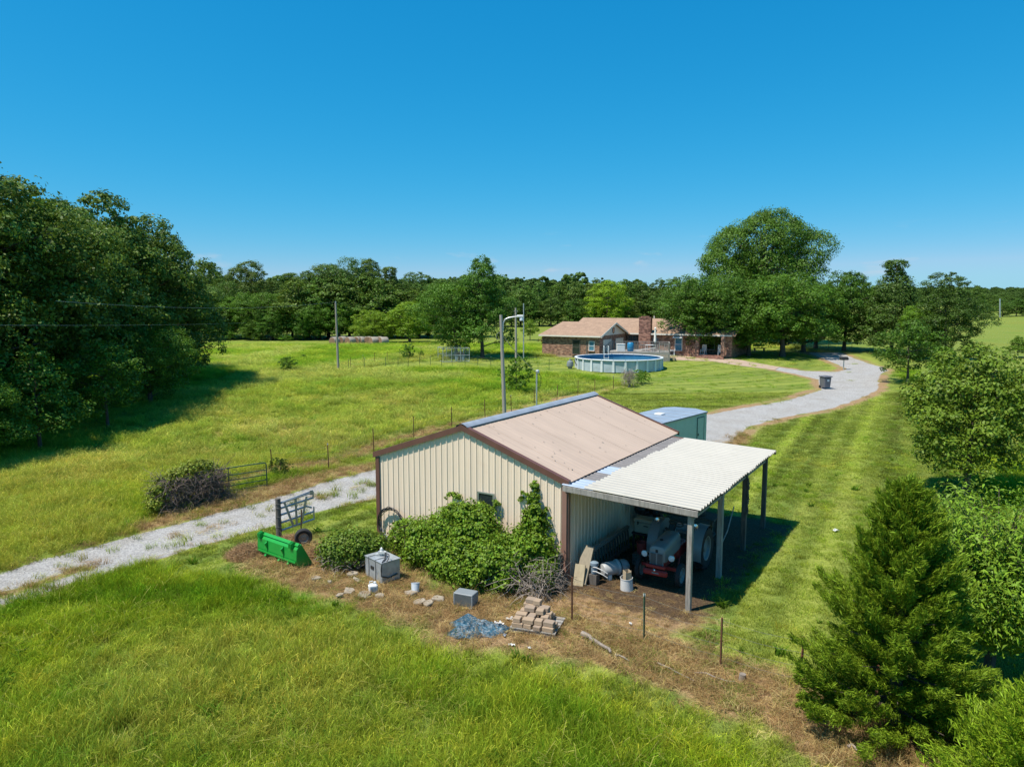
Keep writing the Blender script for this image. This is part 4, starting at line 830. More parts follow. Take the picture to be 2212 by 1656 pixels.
# leaning plank, grey canister, white tank, slatted rack
q = LW(.42, .02); t = thing('leaning_plank', 'short wide plank leaning against the barn wall by the corner', 'plank', (q[0], q[1], 0), PHI)
MB().box((.02, .28, .50), (.34, .075, 1.10), rx=R(-28)).build('plank', M('raw_plank_wood', (.27, .23, .16), .7, var=.15, streak=(5, 5, .5)), t)
MB().box((-.02, .02, .26), (.30, .06, .62), rx=R(-20), rz=.12).build('short_plank', M('pale_plank_wood', (.40, .34, .22), .7, var=.15, streak=(5, 5, .5)), t)
t = thing('steel_canister', 'small grey-blue steel canister with two white tubes by the leaning plank', 'canister', LW(.74, .30, .30), PHI)
b = MB(); b.lathe([(.001, 0), (.085, .01), (.095, .05), (.095, .24), (.12, .25), (.12, .33), (.07, .36), (.001, .37)], (0, 0, 0), 'z', 18); b.build('body', m_bplast, t, smooth=True)
for dz in (.10, .22): MB().tube([(.0, -.10, dz), (.12, -.14, dz + .03), (.3, -.12, dz - .02), (.44, -.05, dz - .12)], .012, 5).build('tube', m_wplast, t)
b = MB(); b.box((0, 0, -.15), (.24, .22, .29)); b.build('block', m_dkw, t)
t = thing('sprayer_tank', 'white plastic sprayer tank with a black hose lying by the barn wall', 'tank', LW(1.05, 1.05, .30), PHI + 1.0)
b = MB(); b.lathe([(.001, -.46), (.16, -.44), (.20, -.38), (.20, .02), (.235, .05), (.235, .10), (.20, .13), (.20, .34), (.15, .42), (.001, .44)], (0, 0, 0), 'x', 20); b.build('tank_body', M('greyed_white_plastic', (.40, .41, .41), .5, var=.12), t, smooth=True)  # white plastic toned down to grey so the tank is less prominent
MB().tube([(.10, math.cos(a) * .225, math.sin(a) * .235) for a in np.linspace(0, 6.28, 22)], .018, 6, cap=False).build('hose', m_blk, t)
for x in (-.25, .22): MB().box((x, 0, -.22), (.12, .34, .17), bev=.02).build('foot', m_wplast, t)
t = thing('slatted_rack', 'weathered slatted wood rack standing along the shaded barn wall', 'rack', LW(.42, 2.1, 0), PHI)
MB().box((-.05, 0, .72), (.09, 3.0, .10), ry=.1).build('top_rail', m_oldw, t); MB().box((.02, 0, .12), (.06, 3.0, .09)).build('bottom_rail', m_dkw, t)
for k in range(15): MB().box((.0, -1.4 + k * .2, .38), (.03, .08, .70), ry=-.12).build('slat', m_dkw, t)
# clutter behind the tractor
q = PX(1424, 1108, 6.5); t = thing('fuel_can', 'bright red fuel can on a stack behind the tractor', 'fuel can', LW(q[0] + .0, 5.2, 1.0), PHI)
MB().box((0, 0, .19), (.24, .32, .36), bev=.05).build('body', m_rplast, t); MB().tube([(-.0, -.08, .37), (0, -.18, .46), (0, -.3, .5)], .02, 6).build('spout', m_blk, t)
t = thing('workbench', 'dark low bench of clutter at the back under the lean-to', 'bench', LW(1.6, 5.3, 0), PHI)
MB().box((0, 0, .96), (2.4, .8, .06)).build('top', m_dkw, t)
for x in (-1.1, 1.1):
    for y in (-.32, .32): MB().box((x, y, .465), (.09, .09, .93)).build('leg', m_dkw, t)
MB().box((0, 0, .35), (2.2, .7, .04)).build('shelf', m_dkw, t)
for i, (x, y, s, mm, lab) in enumerate([(-.75, 0, (.4, .35, .42), m_blk, 'black tool chest on the low bench'), (-.2, .1, (.3, .3, .3), m_bplast, 'blue-grey plastic box on the low bench'), (.55, 0, (.45, .4, .25), m_dkw, 'flat dark wood box on the low bench')]):
    w_ = LW(1.6 + x - .0, 5.3 + y, .99); o = thing('storage_box', lab, 'box', w_, PHI + .2 * i); MB().box((0, 0, s[2] * .42), (s[0], s[1], s[2] * .84), bev=.02).build('body', mm, o); MB().box((0, 0, s[2] * .92), (s[0] * 1.04, s[1] * 1.04, s[2] * .15), bev=.02).build('lid', mm, o)
t = thing('black_tarp_bundle', 'black bundled tarp piled against the shaded wall behind the cooler', 'tarp', LW(.55, 4.9, 0), PHI); b = MB(); rq = random.Random(3)
for k in range(16): b.lathe([(.001, -.2), (.14, -.14), (.2, 0), (.13, .15), (.001, .2)], (rq.uniform(-.25, .3), rq.uniform(-.6, .7), .2 + rq.random() * 1.1), 'z', 8)
b.build('folds', m_blk, t)

# ---------------------------------------------------------------- yard things in front of the barn
m_jdg = M('loader_green_paint', (.015, .30, .045), .35, var=.10, vs_=3, dirt=((.10, .22, .06), 6, .62, .4))
p0, p1 = G(560, 1200), G(643, 1231); dv = p1 - p0; ang = math.atan2(dv[1], dv[0]); mid = (p0 + p1) / 2
BK = thing('loader_bucket', 'bright green tractor loader bucket lying on its edge by the track', 'loader bucket', (mid[0], mid[1], 0), ang)
hw = 1.0; prof = [(.56, .02), (.10, .02), (.0, .14), (-.04, .30), (-.02, .62), (.10, .74), (.16, .75)]
b = MB(); th_ = .02
b.loft([[(x, y, z) for y, z in prof] + [(x, y + .02, z - .005) for y, z in reversed(prof)] for x in (-hw, hw)]); b.build('shell', m_jdg, BK)
for s in (-1, 1): MB().prism([(y, z) for y, z in prof] + [(.30, .50)], s * hw - .012 * s, s * hw + .014 * s, 'x').build('side_plate', m_jdg, BK)
b = MB(); b.box((0, .075, .75), (2 * hw, .10, .035), rx=.7); b.build('top_lip', m_jdg, BK)
MB().box((0, -.055, .24), (1.96, .03, .05), rx=-.1).build('rib', m_jdg, BK)
for x in (-.86, .76):
    for k in (-.05, .0, .05): MB().prism([(-.02, .60), (-.10, .66), (-.09, .78), (.03, .84), (.10, .79), (.04, .72)], x + k - .010, x + k + .010, 'x').build('hook', m_jdg, BK)
for x in (-.48, .36):
    MB().prism([(-.03, .60), (-.13, .54), (-.045, .36)], x - .02, x + .02, 'x').build('gusset', m_jdg, BK); MB().box((x + .015, -.05, .42), (.012, .02, .42), rx=-.05).build('weld_strip', m_jdg, BK)
for x in (-.55, .15, .62): MB().prism([(-.03, .20), (-.10, .13), (.02, .08)], x - .04, x + .04, 'x').build('lug', m_jdg, BK)
MB().box((.32, -.035, .17), (.2, .02, .05)).build('step_plate', m_jdg, BK)
# spare wheel
q = G(656, 1178); t = thing('spare_wheel', 'small trailer tyre on a rusty white rim standing behind the green bucket', 'tyre', (q[0], q[1], 0), .35)
w_ = MB(); c0 = (0, 0, .29); w_.lathe([(.16, -.08), (.25, -.10), (.285, -.07), (.29, 0), (.285, .07), (.25, .10), (.16, .08)], c0, 'y', 26); w_.build('tyre', m_rub, t, smooth=True)
MB().lathe([(.165, -.085), (.15, -.05), (.12, -.02), (.06, -.035), (.001, -.04)], c0, 'y', 22).build('rim', M('rusty_white_rim', (.55, .50, .46), .6, var=.2, vs_=12, col2=(.30, .17, .10)), t, smooth=True)
# wooden post and galvanised gate section
q = G(603, 1164); t = thing('gate_post', 'thick dark weathered wooden post wrapped with wire', 'post', (q[0], q[1], 0))
MB().tube([(0, 0, -.2), (.0, 0, .6), (.01, 0, 1.42)], [.10, .095, .09], 10).build('post', m_dkw, t, smooth=True)
m_wire = M('fence_wire', (.42, .41, .40), .45, metal=.6, var=.1)
for z in (.45, .8, 1.1, 1.25): MB().tube([(math.cos(a) * .105, math.sin(a) * .105, z + .02 * math.sin(3 * a)) for a in np.linspace(0, 6.28, 12)], .006, 4).build('wire_wrap', m_wire, t)
a0, a1 = q + [.10, 0, 0], G(686, 1150); dv = a1 - a0; gz = math.atan2(dv[1], dv[0]); Lg = 1.17
t = thing('tube_gate', 'grey galvanised tube gate section hung on the dark wooden post', 'gate', (a0[0], a0[1], .28), gz + .10)
m_gal = M('galvanised_tube', (.36, .39, .42), .38, metal=.55, var=.2, vs_=6)
rise = .16
def gp(x, z): return (x * Lg, 0, z + rise * x)
for i, z in enumerate((.03, .30, .57)): MB().tube([gp(0, z), gp(1, z)] if i != 2 else [gp(0, z), gp(.78, z), gp(.93, z - .10)], .034, 8).build('rail', m_gal, t)
MB().tube([gp(0, .80), gp(1.0, .80)], .034, 8).build('rail', m_gal, t); MB().tube([gp(0, .98), gp(1.0, 1.0)], .034, 8).build('rail', m_gal, t); MB().tube([gp(.0, 1.0), gp(.98, 1.06)], .018, 8).build('rail', m_gal, t)
for x0, x1, z0, z1 in ((.35, .1, .05, .95), (.45, .44, .06, .97), (.60, .78, .05, .93)): MB().box(((x0 + x1) / 2 * Lg, -.02, (z0 + z1) / 2 + rise * (x0 + x1) / 2), (.075, .02, math.hypot((x1 - x0) * Lg, z1 - z0 + rise * (x1 - x0))), ry=math.atan2((x1 - x0) * Lg, z1 - z0)).build('strap', m_gal, t)
MB().tube([gp(1, .03), gp(1.0, .48)], .024, 8).build('end_tube', m_gal, t); MB().tube([gp(.99, .80), gp(1.0, 1.02)], .024, 8).build('end_tube', m_gal, t)
MB().box((.93 * Lg, -.03, 1.02 + rise * .9), (.12, .03, .16)).build('latch_plate', m_gal, t)
m_rust = M('rusty_steel', (.19, .085, .045), .85, var=.35, vs_=12)
m_grnp = M('green_post_paint', (.06, .11, .06), .6, var=.3, vs_=8)
def tpost_mesh(h, mat, tip=None):
    b = MB(); b.box((0, 0, h / 2 - .1), (.045, .010, h + .2)); b.box((0, .02, h / 2 - .1), (.010, .034, h + .2))
    for k in range(int(h / .12)): b.box((0, -.008, .1 + k * .12), (.02, .008, .025))
    return b.mesh('post', mat)
q = G(650, 1158); o = tag(link('steel_stake', tpost_mesh(.95, m_rust), None, (q[0], q[1], 0), (.03, .05, .3)), 'rusty steel stake in front of the galvanised gate section', 'stake')
# galvanised fuel box with hose and pump nozzle
m_box = M('galvanised_box_steel', (.40, .43, .45), .38, metal=.35, var=.22, vs_=5, dirt=((.40, .36, .30), 5, .62, .4))
p0, p1 = G(777, 1247), G(822, 1271); ang = math.atan2(p1[1] - p0[1], p1[0] - p0[0])
FB = thing('fuel_tank_box', 'silver sheet-metal fuel tank box with straps and a pump hose on top', 'fuel tank', ((p0[0] + p1[0]) / 2 + .32, (p0[1] + p1[1]) / 2 + .30, 0), ang)
lx, ly, lz = .88, .62, .60
MB().box((0, 0, lz / 2 + .06), (lx, ly, lz), bev=.012).build('tank', m_box, FB)
MB().box((0, 0, lz + .068), (lx + .03, ly + .03, .02)).build('lid', m_box, FB)
for x in (-.22, .22): MB().box((x, 0, .025), (.12, ly * .9, .07)).build('skid', m_dkw, FB)
for x in (-.24, .12): MB().tube([(x, -ly / 2 - .012, .06), (x + .02, -ly / 2 - .014, .4), (x, -ly / 2 - .016, lz + .09), (x + .02, .1, lz + .095)], .008, 5).build('strap', m_blk, FB)
MB().box((-.05, -ly / 2 - .012, .42), (.16, .02, .10), bev=.006).build('hasp', m_blk, FB)
m_pump = M('pump_cast_metal', (.60, .60, .58), .45, metal=.4, var=.15)
b = MB(); b.lathe([(.06, 0), (.07, .08), (.055, .16), (.03, .22), (.001, .24)], (-.12, .05, lz + .08), 'z', 14); b.box((-.02, .02, lz + .19), (.26, .06, .06), rz=.6); b.tube([(.05, .1, lz + .22), (-.2, -.1, lz + .12)], .022, 7); b.build('pump', m_pump, FB, smooth=True)
MB().tube([(0, .1, lz + .2), (.15, .0, lz + .2), (.3, -.1, lz + .1), (.38, -.2, lz + .12), (.42, -.28, lz + .08), (.44, -.33, .5), (.46, -.34, .3), (.47, -.1, .2), (.47, .2, .25)], .018, 6).build('hose', m_blk, FB, smooth=True)
MB().tube([(.36 + .09 * math.cos(a), -.08 + .05 * math.sin(a), lz + .16 + .10 * math.sin(a)) for a in np.linspace(0, 6.28, 14)], .013, 5).build('hose_loop', m_blk, FB)
# jug / bag, pail, tote
q = G(806, 1282); t = thing('white_jug', 'white plastic jug with a loop handle before the silver fuel tank', 'jug', (q[0], q[1], .03), .3)
b = MB(); b.box((0, 0, .13), (.25, .20, .26), bev=.04); b.lathe([(.05, .25), (.045, .30), (.001, .31)], (.05, .03, 0), 'z', 12); b.build('body', m_wplast, t); MB().tube([(-.09, 0, .25), (-.09, 0, .33), (.0, 0, .34), (.03, 0, .28)], .014, 6).build('handle', m_wplast, t); MB().box((0, -.104, .13), (.16, .006, .12)).build('paper_label', m_bplast, t)
t = pail('white_pail', 'pale round pail tipped against the vines', (0, 0, 0), .12, .24, M('pale_blue_plastic', (.55, .60, .64), .45, var=.12), tap=.9); q = G(897, 1281); t.location = (q[0], q[1], .05); t.rotation_euler = (-.30, .1, .3)
q0, q1 = G(976, 1309), G(1019, 1317); t = thing('storage_tote', 'grey plastic storage tote on its side at the foot of the vines', 'tote', ((q0[0] + q1[0]) / 2 + .1, (q0[1] + q1[1]) / 2 + .15, 0), math.atan2(q1[1] - q0[1], q1[0] - q0[0]))
m_tote = M('grey_tote_plastic', (.22, .245, .26), .5, var=.1); b = MB()
for x, z, w_, h_ in ((0, .03, .56, .05), (0, .37, .56, .05), (-.26, .2, .05, .30), (.26, .2, .05, .30)): b.box((x, 0, z), (w_, .36, h_), bev=.012)
b.build('rim', m_tote, t); MB().box((0, -.10, .2), (.46, .02, .28)).build('bottom_panel', m_blk, t); MB().box((0, -.17, .2), (.475, .012, .295)).build('panel', M('dark_tote_panel', (.10, .115, .12), .4, var=.2), t)
# flat stones
m_stone = M('flat_field_stone', (.33, .28, .21), .85, var=.2, vs_=5, bump=.3, bs=15)
rs = random.Random(12)
for i, (px, py, s, lab) in enumerate([(682, 1253, .34, 'pale flat stone nearest the green bucket'), (757, 1281, .40, 'large angular flat stone left of the white jug'), (735, 1290, .20, 'small square flat stone lying in the bare dirt'), (772, 1258, .30, 'upright leaning flat stone beside the fuel tank'), (788, 1288, .42, 'long broken flat stone under the white jug'), (885, 1287, .36, 'flat stone under the pale pail'), (905, 1305, .34, 'narrow flat stone below the pale pail'), (925, 1308, .36, 'second narrow stone beside the grey tote'), (945, 1298, .38, 'stone slab half under the vines by the grey tote'), (760, 1245, .32, 'flat stone tucked behind the fuel tank corner'), (820, 1292, .26, 'thin stone chip right of the white jug'), (712, 1262, .16, 'small pale pebble-like stone in the dirt')]):
    q = G(px, py); n_ = rs.randint(5, 7); poly = [(s * rs.uniform(.38, .72) * math.cos(2 * math.pi * k / n_ + rs.uniform(-.2, .2)), s * rs.uniform(.26, .56) * math.sin(2 * math.pi * k / n_)) for k in range(n_)]
    b = MB(); h = rs.uniform(.04, .07); b.loft([[(x, y, 0) for x, y in poly], [(x * 1.02, y * 1.02, h * .7) for x, y in poly], [(x * .93, y * .93, h) for x, y in poly]]); tag(b.build('flat_stone', m_stone, None, (q[0], q[1], .055), (rs.uniform(-.12, .12) + (.7 if i == 3 else 0), rs.uniform(-.12, .12), rs.random() * 3)), lab, 'stone')
# crumpled tarp
def tarp():
    rg = np.random.RandomState(8); q = G(1028, 1362); N_ = 90; u = np.linspace(-1, 1, N_); X, Y = np.meshgrid(u, u); r = np.hypot(X, Y); th = np.arctan2(Y, X)
    rad = .93 + .22 * np.sin(th * 3 + 1) + .10 * np.sin(th * 7); z = np.clip(1 - (r / rad) ** 2, -.02, 1) ** .8 * (.06 + .15 * fbm(X * 1.6 + 3, Y * 1.6, 3)); n1 = fbm(X * 4.5, Y * 9, 4); z = np.where(r < rad, z + .13 * np.abs(n1 - .5) * 2 * np.clip((rad - r) * 4, 0, 1), -.03)
    V = np.c_[(X * .80 + .06 * (n1 - .5)).ravel(), (Y * .60).ravel(), z.ravel()]; ins = (r < rad * 1.02); I_ = np.arange(N_ * N_).reshape(N_, N_); ok = ins[:-1, :-1] & ins[1:, 1:] & ins[:-1, 1:] & ins[1:, :-1]
    Fq = np.c_[I_[:-1, :-1][ok], I_[:-1, 1:][ok], I_[1:, 1:][ok], I_[1:, :-1][ok]]
    m = M('worn_blue_black_plastic', (.030, .050, .075), .5, var=.7, vs_=5, col2=(.03, .13, .20), dirt=((.24, .30, .34), 5, .58, .4), streak=(1, 2.4, 1))
    t = thing('plastic_tarp', 'crumpled blue and black plastic tarp heap beside the paver pallet', 'tarp', (q[0], q[1] + .05, .01), -.25); link('sheet', np_mesh('sheet', V, Fq, m, smooth=True), t)
tarp()
# pallet with paver blocks
q = G(1163, 1365); t = thing('pallet', 'low wooden pallet under a pile of tan paver blocks', 'pallet', (q[0], q[1] + .28, 0), -.34); PALZ = -.34
for k in range(6): MB().box((0, -.42 + k * .168, .115), (1.15, .12, .022)).build('deck_board', m_oldw, t)
for y in (-.44, 0, .44): MB().box((0, y, .055), (1.15, .05, .09)).build('stringer', m_oldw, t)
m_pav = M('tan_paver_concrete', (.37, .27, .18), .85, var=.12, vs_=4, bump=.3, bs=30); m_pav2 = M('grey_paver_concrete', (.31, .235, .17), .85, var=.10, vs_=4, bump=.3, bs=30)
pm = [MB().box((0, 0, .055), (.28, .19, .11), bev=.010).mesh('paver_block', m_pav), MB().box((0, 0, .055), (.26, .19, .11), bev=.010).mesh('paver_block', m_pav2), MB().box((0, 0, .055), (.20, .19, .11), bev=.010, taper=.94).mesh('paver_block', m_pav)]
cz, sz_ = math.cos(PALZ), math.sin(PALZ); rp_ = random.Random(6); lay = []
for k in range(4): lay.append((-.40 + k * .26, -.36, 0)); lay.append((-.40 + k * .265, -.13, 0))
for k in range(3): lay.append((-.38 + k * .27, .10, 0)); lay.append((-.36 + k * .28, .33, 0))
lay += [(-.42, -.34, 1), (-.14, -.33, 1), (.38, -.30, 1), (.12, -.30, 1), (-.40, -.08, 1), (-.12, -.10, 1), (.20, -.06, 1), (-.36, .16, 1), (-.08, .18, 1), (.22, .18, 1), (-.22, .36, 1), (-.24, .10, 2), (.05, .02, 2), (-.18, .30, 2), (.10, .22, 2), (-.10, .30, 3), (-.32, .32, 2), (-.28, .34, 3)]
for i, (x, y, L_) in enumerate(lay):
    o = link('paver_block', pm[i % 3], None, (t.location[0] + x * cz - y * sz_, t.location[1] + x * sz_ + y * cz, .127 + L_ * .112), (0, 0, PALZ + rp_.uniform(-.12, .12) + (1.57 if i % 5 == 4 else 0)))
    lab = ['lying in the bottom course on the pallet', 'in the second course of the pallet pile', 'in the third course of the pallet pile', 'on the very top of the pallet pile'][L_]
    tag(o, 'tan concrete paver block ' + lab, 'paver', 'pavers on the pallet, course %d' % (L_ + 1))
# litter
for i, (px, py, s, lab) in enumerate([(1105, 1396, .15, 'white crumpled wrapper on the short grass below the pallet'), (1060, 1372, .10, 'small white scrap between tarp and pallet'), (1078, 1352, .24, 'torn white plastic strip beside the tarp'), (1100, 1340, .2, 'clear plastic scrap by the pallet corner'), (1090, 1375, .12, 'grey scrap just left of the pallet'), (1143, 1402, .08, 'tiny white scrap below the pallet'), (1805, 1148, .22, 'pale flat bag lying alone on the mown lawn'), (1362, 1350, .10, 'white scrap in the dry grass by the fence')]):
    q = G(px, py); rg = np.random.RandomState(i); b = MB(); n_ = 5; P = [[(s * (a / 4 - .5) + rg.randn() * s * .06, s * .6 * (c / 4 - .5) + rg.randn() * s * .06, .03 + abs(rg.randn()) * s * .16) for a in range(5)] for c in range(5)]
    b.loft(P, cap=False, closed=False); tag(b.build('litter_scrap', m_wplast if i != 4 else m_galv, None, (q[0], q[1], .012), (0, 0, i * 1.1)), lab, 'litter')
# driftwood-like dead branches by the fence
for i, (a, b_, r_, lab) in enumerate([((1262, 1378), (1325, 1420), .06, 'grey weathered log end in the dry grass by the pallet'), ((1330, 1420), (1360, 1432), .03, 'thin pale branch beyond the grey log'), ((1420, 1440), (1500, 1480), .022, 'long thin dead branch below the green fence post'), ((1500, 1455), (1590, 1482), .018, 'thin crooked stick in the dry grass'), ((1830, 1615), (1862, 1632), .03, 'broken pale stick under the tall cedar')]):
    p, q = G(*a), G(*b_); b = MB(); rg = np.random.RandomState(i + 30); n_ = 7; b.tube([tuple(p + (q - p) * k / (n_ - 1) + np.array([*(rg.randn(2) * .03), .06 + .02 * rg.randn() + r_])) for k in range(n_)], [r_ * (1 - .6 * k / n_) * rg.uniform(.7, 1.2) for k in range(n_)], 7)
    tag(b.build('dead_branch', m_twig, smooth=True), lab, 'branch')
q = G(1602, 1470); tag(MB().tube([(0, 0, -.05), (.02, 0, .16)], [.075, .07], 10).build('stump', m_twig, None, (q[0], q[1], 0)), 'short cut stump in the dry grass near the fence', 'stump')
# hose coil on the barn wall
def coil():
    c = BW(-6.52, -.10); t = thing('hose_coil', 'coil of grey and black hose hung low on the barn gable', 'hose', (c[0], c[1], .62), PHI); rg = np.random.RandomState(2)
    for k in range(6):
        r_ = .50 + .02 * k; MB().tube([(math.cos(a) * r_ + .01 * rg.randn(), -.02 - .03 * (k % 3), math.sin(a) * r_ + .01 * rg.randn()) for a in np.linspace(0, 6.28, 34)], .015, 5, cap=False).build('loop', [m_gal, m_blk, m_blk][k % 3], t)
    MB().box((.04, -.05, .56), (.03, .12, .03)).build('hook', m_blk, t)
coil()
# ---------------------------------------------------------------- vines and thickets
def vine_leaves(name, rg, blobs, n_, leaf, col, parent, tint=(1, 1, 1), **kw):
    o = link(name, crown_mesh(name, rg, blobs, n_, leaf, col, wid=.75, clump=16, cs=.22, **kw), parent); o.color = (*tint, 1); return o
def twigs(name, rg, n_, box, ln, r_, parent, mat=None, up=.4):
    b = MB()
    for i in range(n_):
        p = np.array([rg.uniform(*box[0]), rg.uniform(*box[1]), rg.uniform(*box[2])]); d = unit(rg.randn(3) * [1, 1, .8] + [0, 0, up]); pts = [p]
        for k in range(4): d = unit(d + rg.randn(3) * .45 - [0, 0, .15]); q = pts[-1] + d * ln * .25 * rg.uniform(.6, 1.3); q[2] = max(q[2], .02); pts.append(q)
        b.tube([tuple(q) for q in pts], [r_, r_ * .9, r_ * .75, r_ * .6, r_ * .3], 3, cap=False)
    return b.build(name, mat or m_twig, parent)
rg = np.random.RandomState(31)
VN = thing('vine_thicket', 'dense mound of green vines smothering the foot of the barn gable', 'vines', (BX, BY, 0), PHI)
vb = [((-5.55, -.45, .25), (.75, .5, .85)), ((-5.0, -.65, .35), (.9, .6, .95)), ((-4.3, -.95, .45), (.9, .85, .85)), ((-3.55, -.75, .85), (.85, .7, 1.05)), ((-3.05, -.65, 1.05), (.8, .6, 1.15)), ((-2.55, -.8, .95), (.8, .7, 1.15)), ((-2.9, -1.35, .4), (1.0, .8, .8)), ((-2.2, -1.5, .45), (.9, .75, .85)), ((-1.5, -1.25, .55), (.95, .85, .95)), ((-1.0, -.7, .75), (.75, .65, .95)), ((-.55, -.45, .6), (.5, .45, .95)), ((-.95, -.22, 1.55), (.38, .25, .75)), ((-1.02, -.12, 2.2), (.22, .13, .42)), ((-.4, -.85, .3), (.5, .5, .6)), ((-1.25, -.2, 1.15), (.4, .25, .5))]
def lumpy(bl, k, f):
    out = list(bl)
    for c, r in bl:
        for _ in range(k):
            d = unit(rg.randn(3) * [1, 1, .9] + [0, -.3, .35]); c2 = np.array(c) + d * np.array(r) * .82
            if c2[1] < -.06 and c2[2] > .15: out.append((tuple(c2), tuple(np.array(r) * f * rg.uniform(.6, 1.2))))
    return [(c, (np.array(r) * .86)) for c, r in out]
vb = lumpy(vb, 9, .34)
vine_leaves('foliage', rg, vb, 62000, .08, (.14, .25, .018), VN, colvar=.4, shell=.55, hue=.5, rnd=.8)
vine_leaves('climbing_shoot', rg, [((-1.03, -.08, 2.55), (.12, .07, .28)), ((-1.4, -.06, 2.3), (.16, .05, .22)), ((-.62, -.08, 1.75), (.14, .06, .35)), ((-.5, -.07, 1.3), (.15, .06, .3)), ((-3.95, -.12, 1.95), (.3, .1, .12)), ((-2.35, -.10, 1.85), (.12, .08, .25))], 1100, .075, (.14, .24, .02), VN)
twigs('stems', rg, 260, ((-5.8, -.2), (-1.6, -.1), (.05, .9)), .7, .010, VN, m_stem)
BR = thing('bare_brush', 'tangle of bare grey vine stems beside the paver pallet', 'brush', (*BW(-.55, -1.25), 0), PHI)
twigs('stems', rg, 520, ((-.75, .75), (-.55, .75), (0, .65)), .85, .010, BR, None, .2)
vine_leaves('last_leaves', rg, [((-.2, .3, .7), (.6, .4, .35)), ((.3, .2, .5), (.4, .4, .3))], 420, .07, (.12, .15, .04), BR)
q = G(748, 1232); SH = thing('honeysuckle_shrub', 'rounded honeysuckle shrub between the green bucket and the barn', 'shrub', (q[0] + .1, q[1] + .35, 0), 0)
vine_leaves('foliage', rg, [((0, 0, .55), (.75, .65, .55)), ((-.45, -.1, .45), (.5, .5, .5)), ((.5, .1, .5), (.55, .5, .5)), ((.1, -.2, .75), (.5, .4, .4))], 13000, .07, (.125, .21, .02), SH, colvar=.4, shell=.5, hue=.5)
twigs('stems', rg, 220, ((-.8, .8), (-.65, .3), (.02, .5)), .6, .009, SH, m_twig)
q = G(418, 1098); TK = thing('gate_thicket', 'brown vine thicket with leafy top overgrowing the green gate', 'thicket', (q[0], q[1] + .3, 0), math.atan2(*(G(577, 1053) - G(350, 1110))[[1, 0]]))
vine_leaves('foliage', rg, [((-1.45, .2, .75), (.35, .4, .45)), ((-1.05, .3, 1.15), (.45, .35, .25)), ((-.4, .3, 1.4), (.55, .35, .2)), ((.25, .3, 1.55), (.6, .35, .2)), ((.75, .35, 1.4), (.4, .3, .25)), ((-1.65, .1, .35), (.25, .35, .35))], 5200, .08, (.20, .26, .03), TK, colvar=.4, shell=.5, hue=.4)
twigs('stems', rg, 1500, ((-1.4, 1.35), (-.25, .55), (.0, 1.3)), .75, .011, TK, M('brown_vine_stems', (.16, .12, .095), .9, var=.4, vs_=9), .15)
twigs('dry_litter', rg, 260, ((-1.6, 2.1), (-.6, .2), (.0, .25)), .5, .007, TK, M('dry_stalks', (.36, .25, .14), .9, var=.3, vs_=9), .1)
# heaps of pulled dry grass round the bucket
def hay_heap(label, px, py, r_, h, n_, seed):
    q = G(px, py); rg = np.random.RandomState(seed); t = thing('hay_heap', label, 'hay', (q[0], q[1], 0)); V = []; Fq = []; C = []; o = 0
    u = rg.rand(n_) * 6.283; rr = r_ * np.sqrt(rg.rand(n_)); P = np.c_[rr * np.cos(u), rr * np.sin(u), h * (1 - (rr / r_) ** 1.5) * rg.rand(n_) ** .5]; T = unit(rg.randn(n_, 3) * [1, 1, .55])
    V, Fq, C = leaf_mesh(P, unit(rg.randn(n_, 3)), .34, rg, .035, (.40, .27, .14), .4, T=T, fold=0, curl=.06); o = link('straw', np_mesh('straw', V, Fq, m_needle, {'lc': ('FLOAT_COLOR', C)}), t)
hay_heap('heap of dry grass at the end of the green bucket', 532, 1200, .62, .42, 2600, 1)
hay_heap('dry grass piled between the spare wheel and the wooden post', 628, 1172, .55, .28, 1800, 2)
hay_heap('dry grass heap between the green bucket and the honeysuckle', 690, 1205, .55, .35, 2000, 3)
# ---------------------------------------------------------------- green tube gate, fences
m_gg = M('green_gate_paint', (.02, .085, .06), .45, var=.2, vs_=6)
ga, gb = G(408, 1082), G(577, 1053); dv = gb - ga; Lg = float(np.hypot(dv[0], dv[1])); t = thing('farm_gate', 'dark green tube farm gate half buried in the brown thicket', 'gate', (ga[0], ga[1], 0), math.atan2(dv[1], dv[0]))
HG = 1.12
MB().tube([(0, 0, .12), (0, 0, HG - .1), (.03, 0, HG - .03), (.1, 0, HG), (Lg - .1, 0, HG), (Lg - .03, 0, HG - .03), (Lg, 0, HG - .1), (Lg, 0, .12)], .024, 8).build('outer_frame', m_gg, t, smooth=True)
for z in (.14, .36, .58, .80): MB().tube([(0, 0, z), (Lg, 0, z)], .018, 8).build('rail', m_gg, t, smooth=True)
MB().tube([(Lg * .5, 0, .14), (Lg * .5, 0, HG)], .02, 8).build('stile', m_gg, t, smooth=True)
for x in (0, Lg): MB().box((x, 0, .06), (.05, .05, .12)).build('foot', m_gg, t)
TP = {k: tpost_mesh(1.25, m) for k, m in (('rust', m_rust), ('green', m_grnp))}
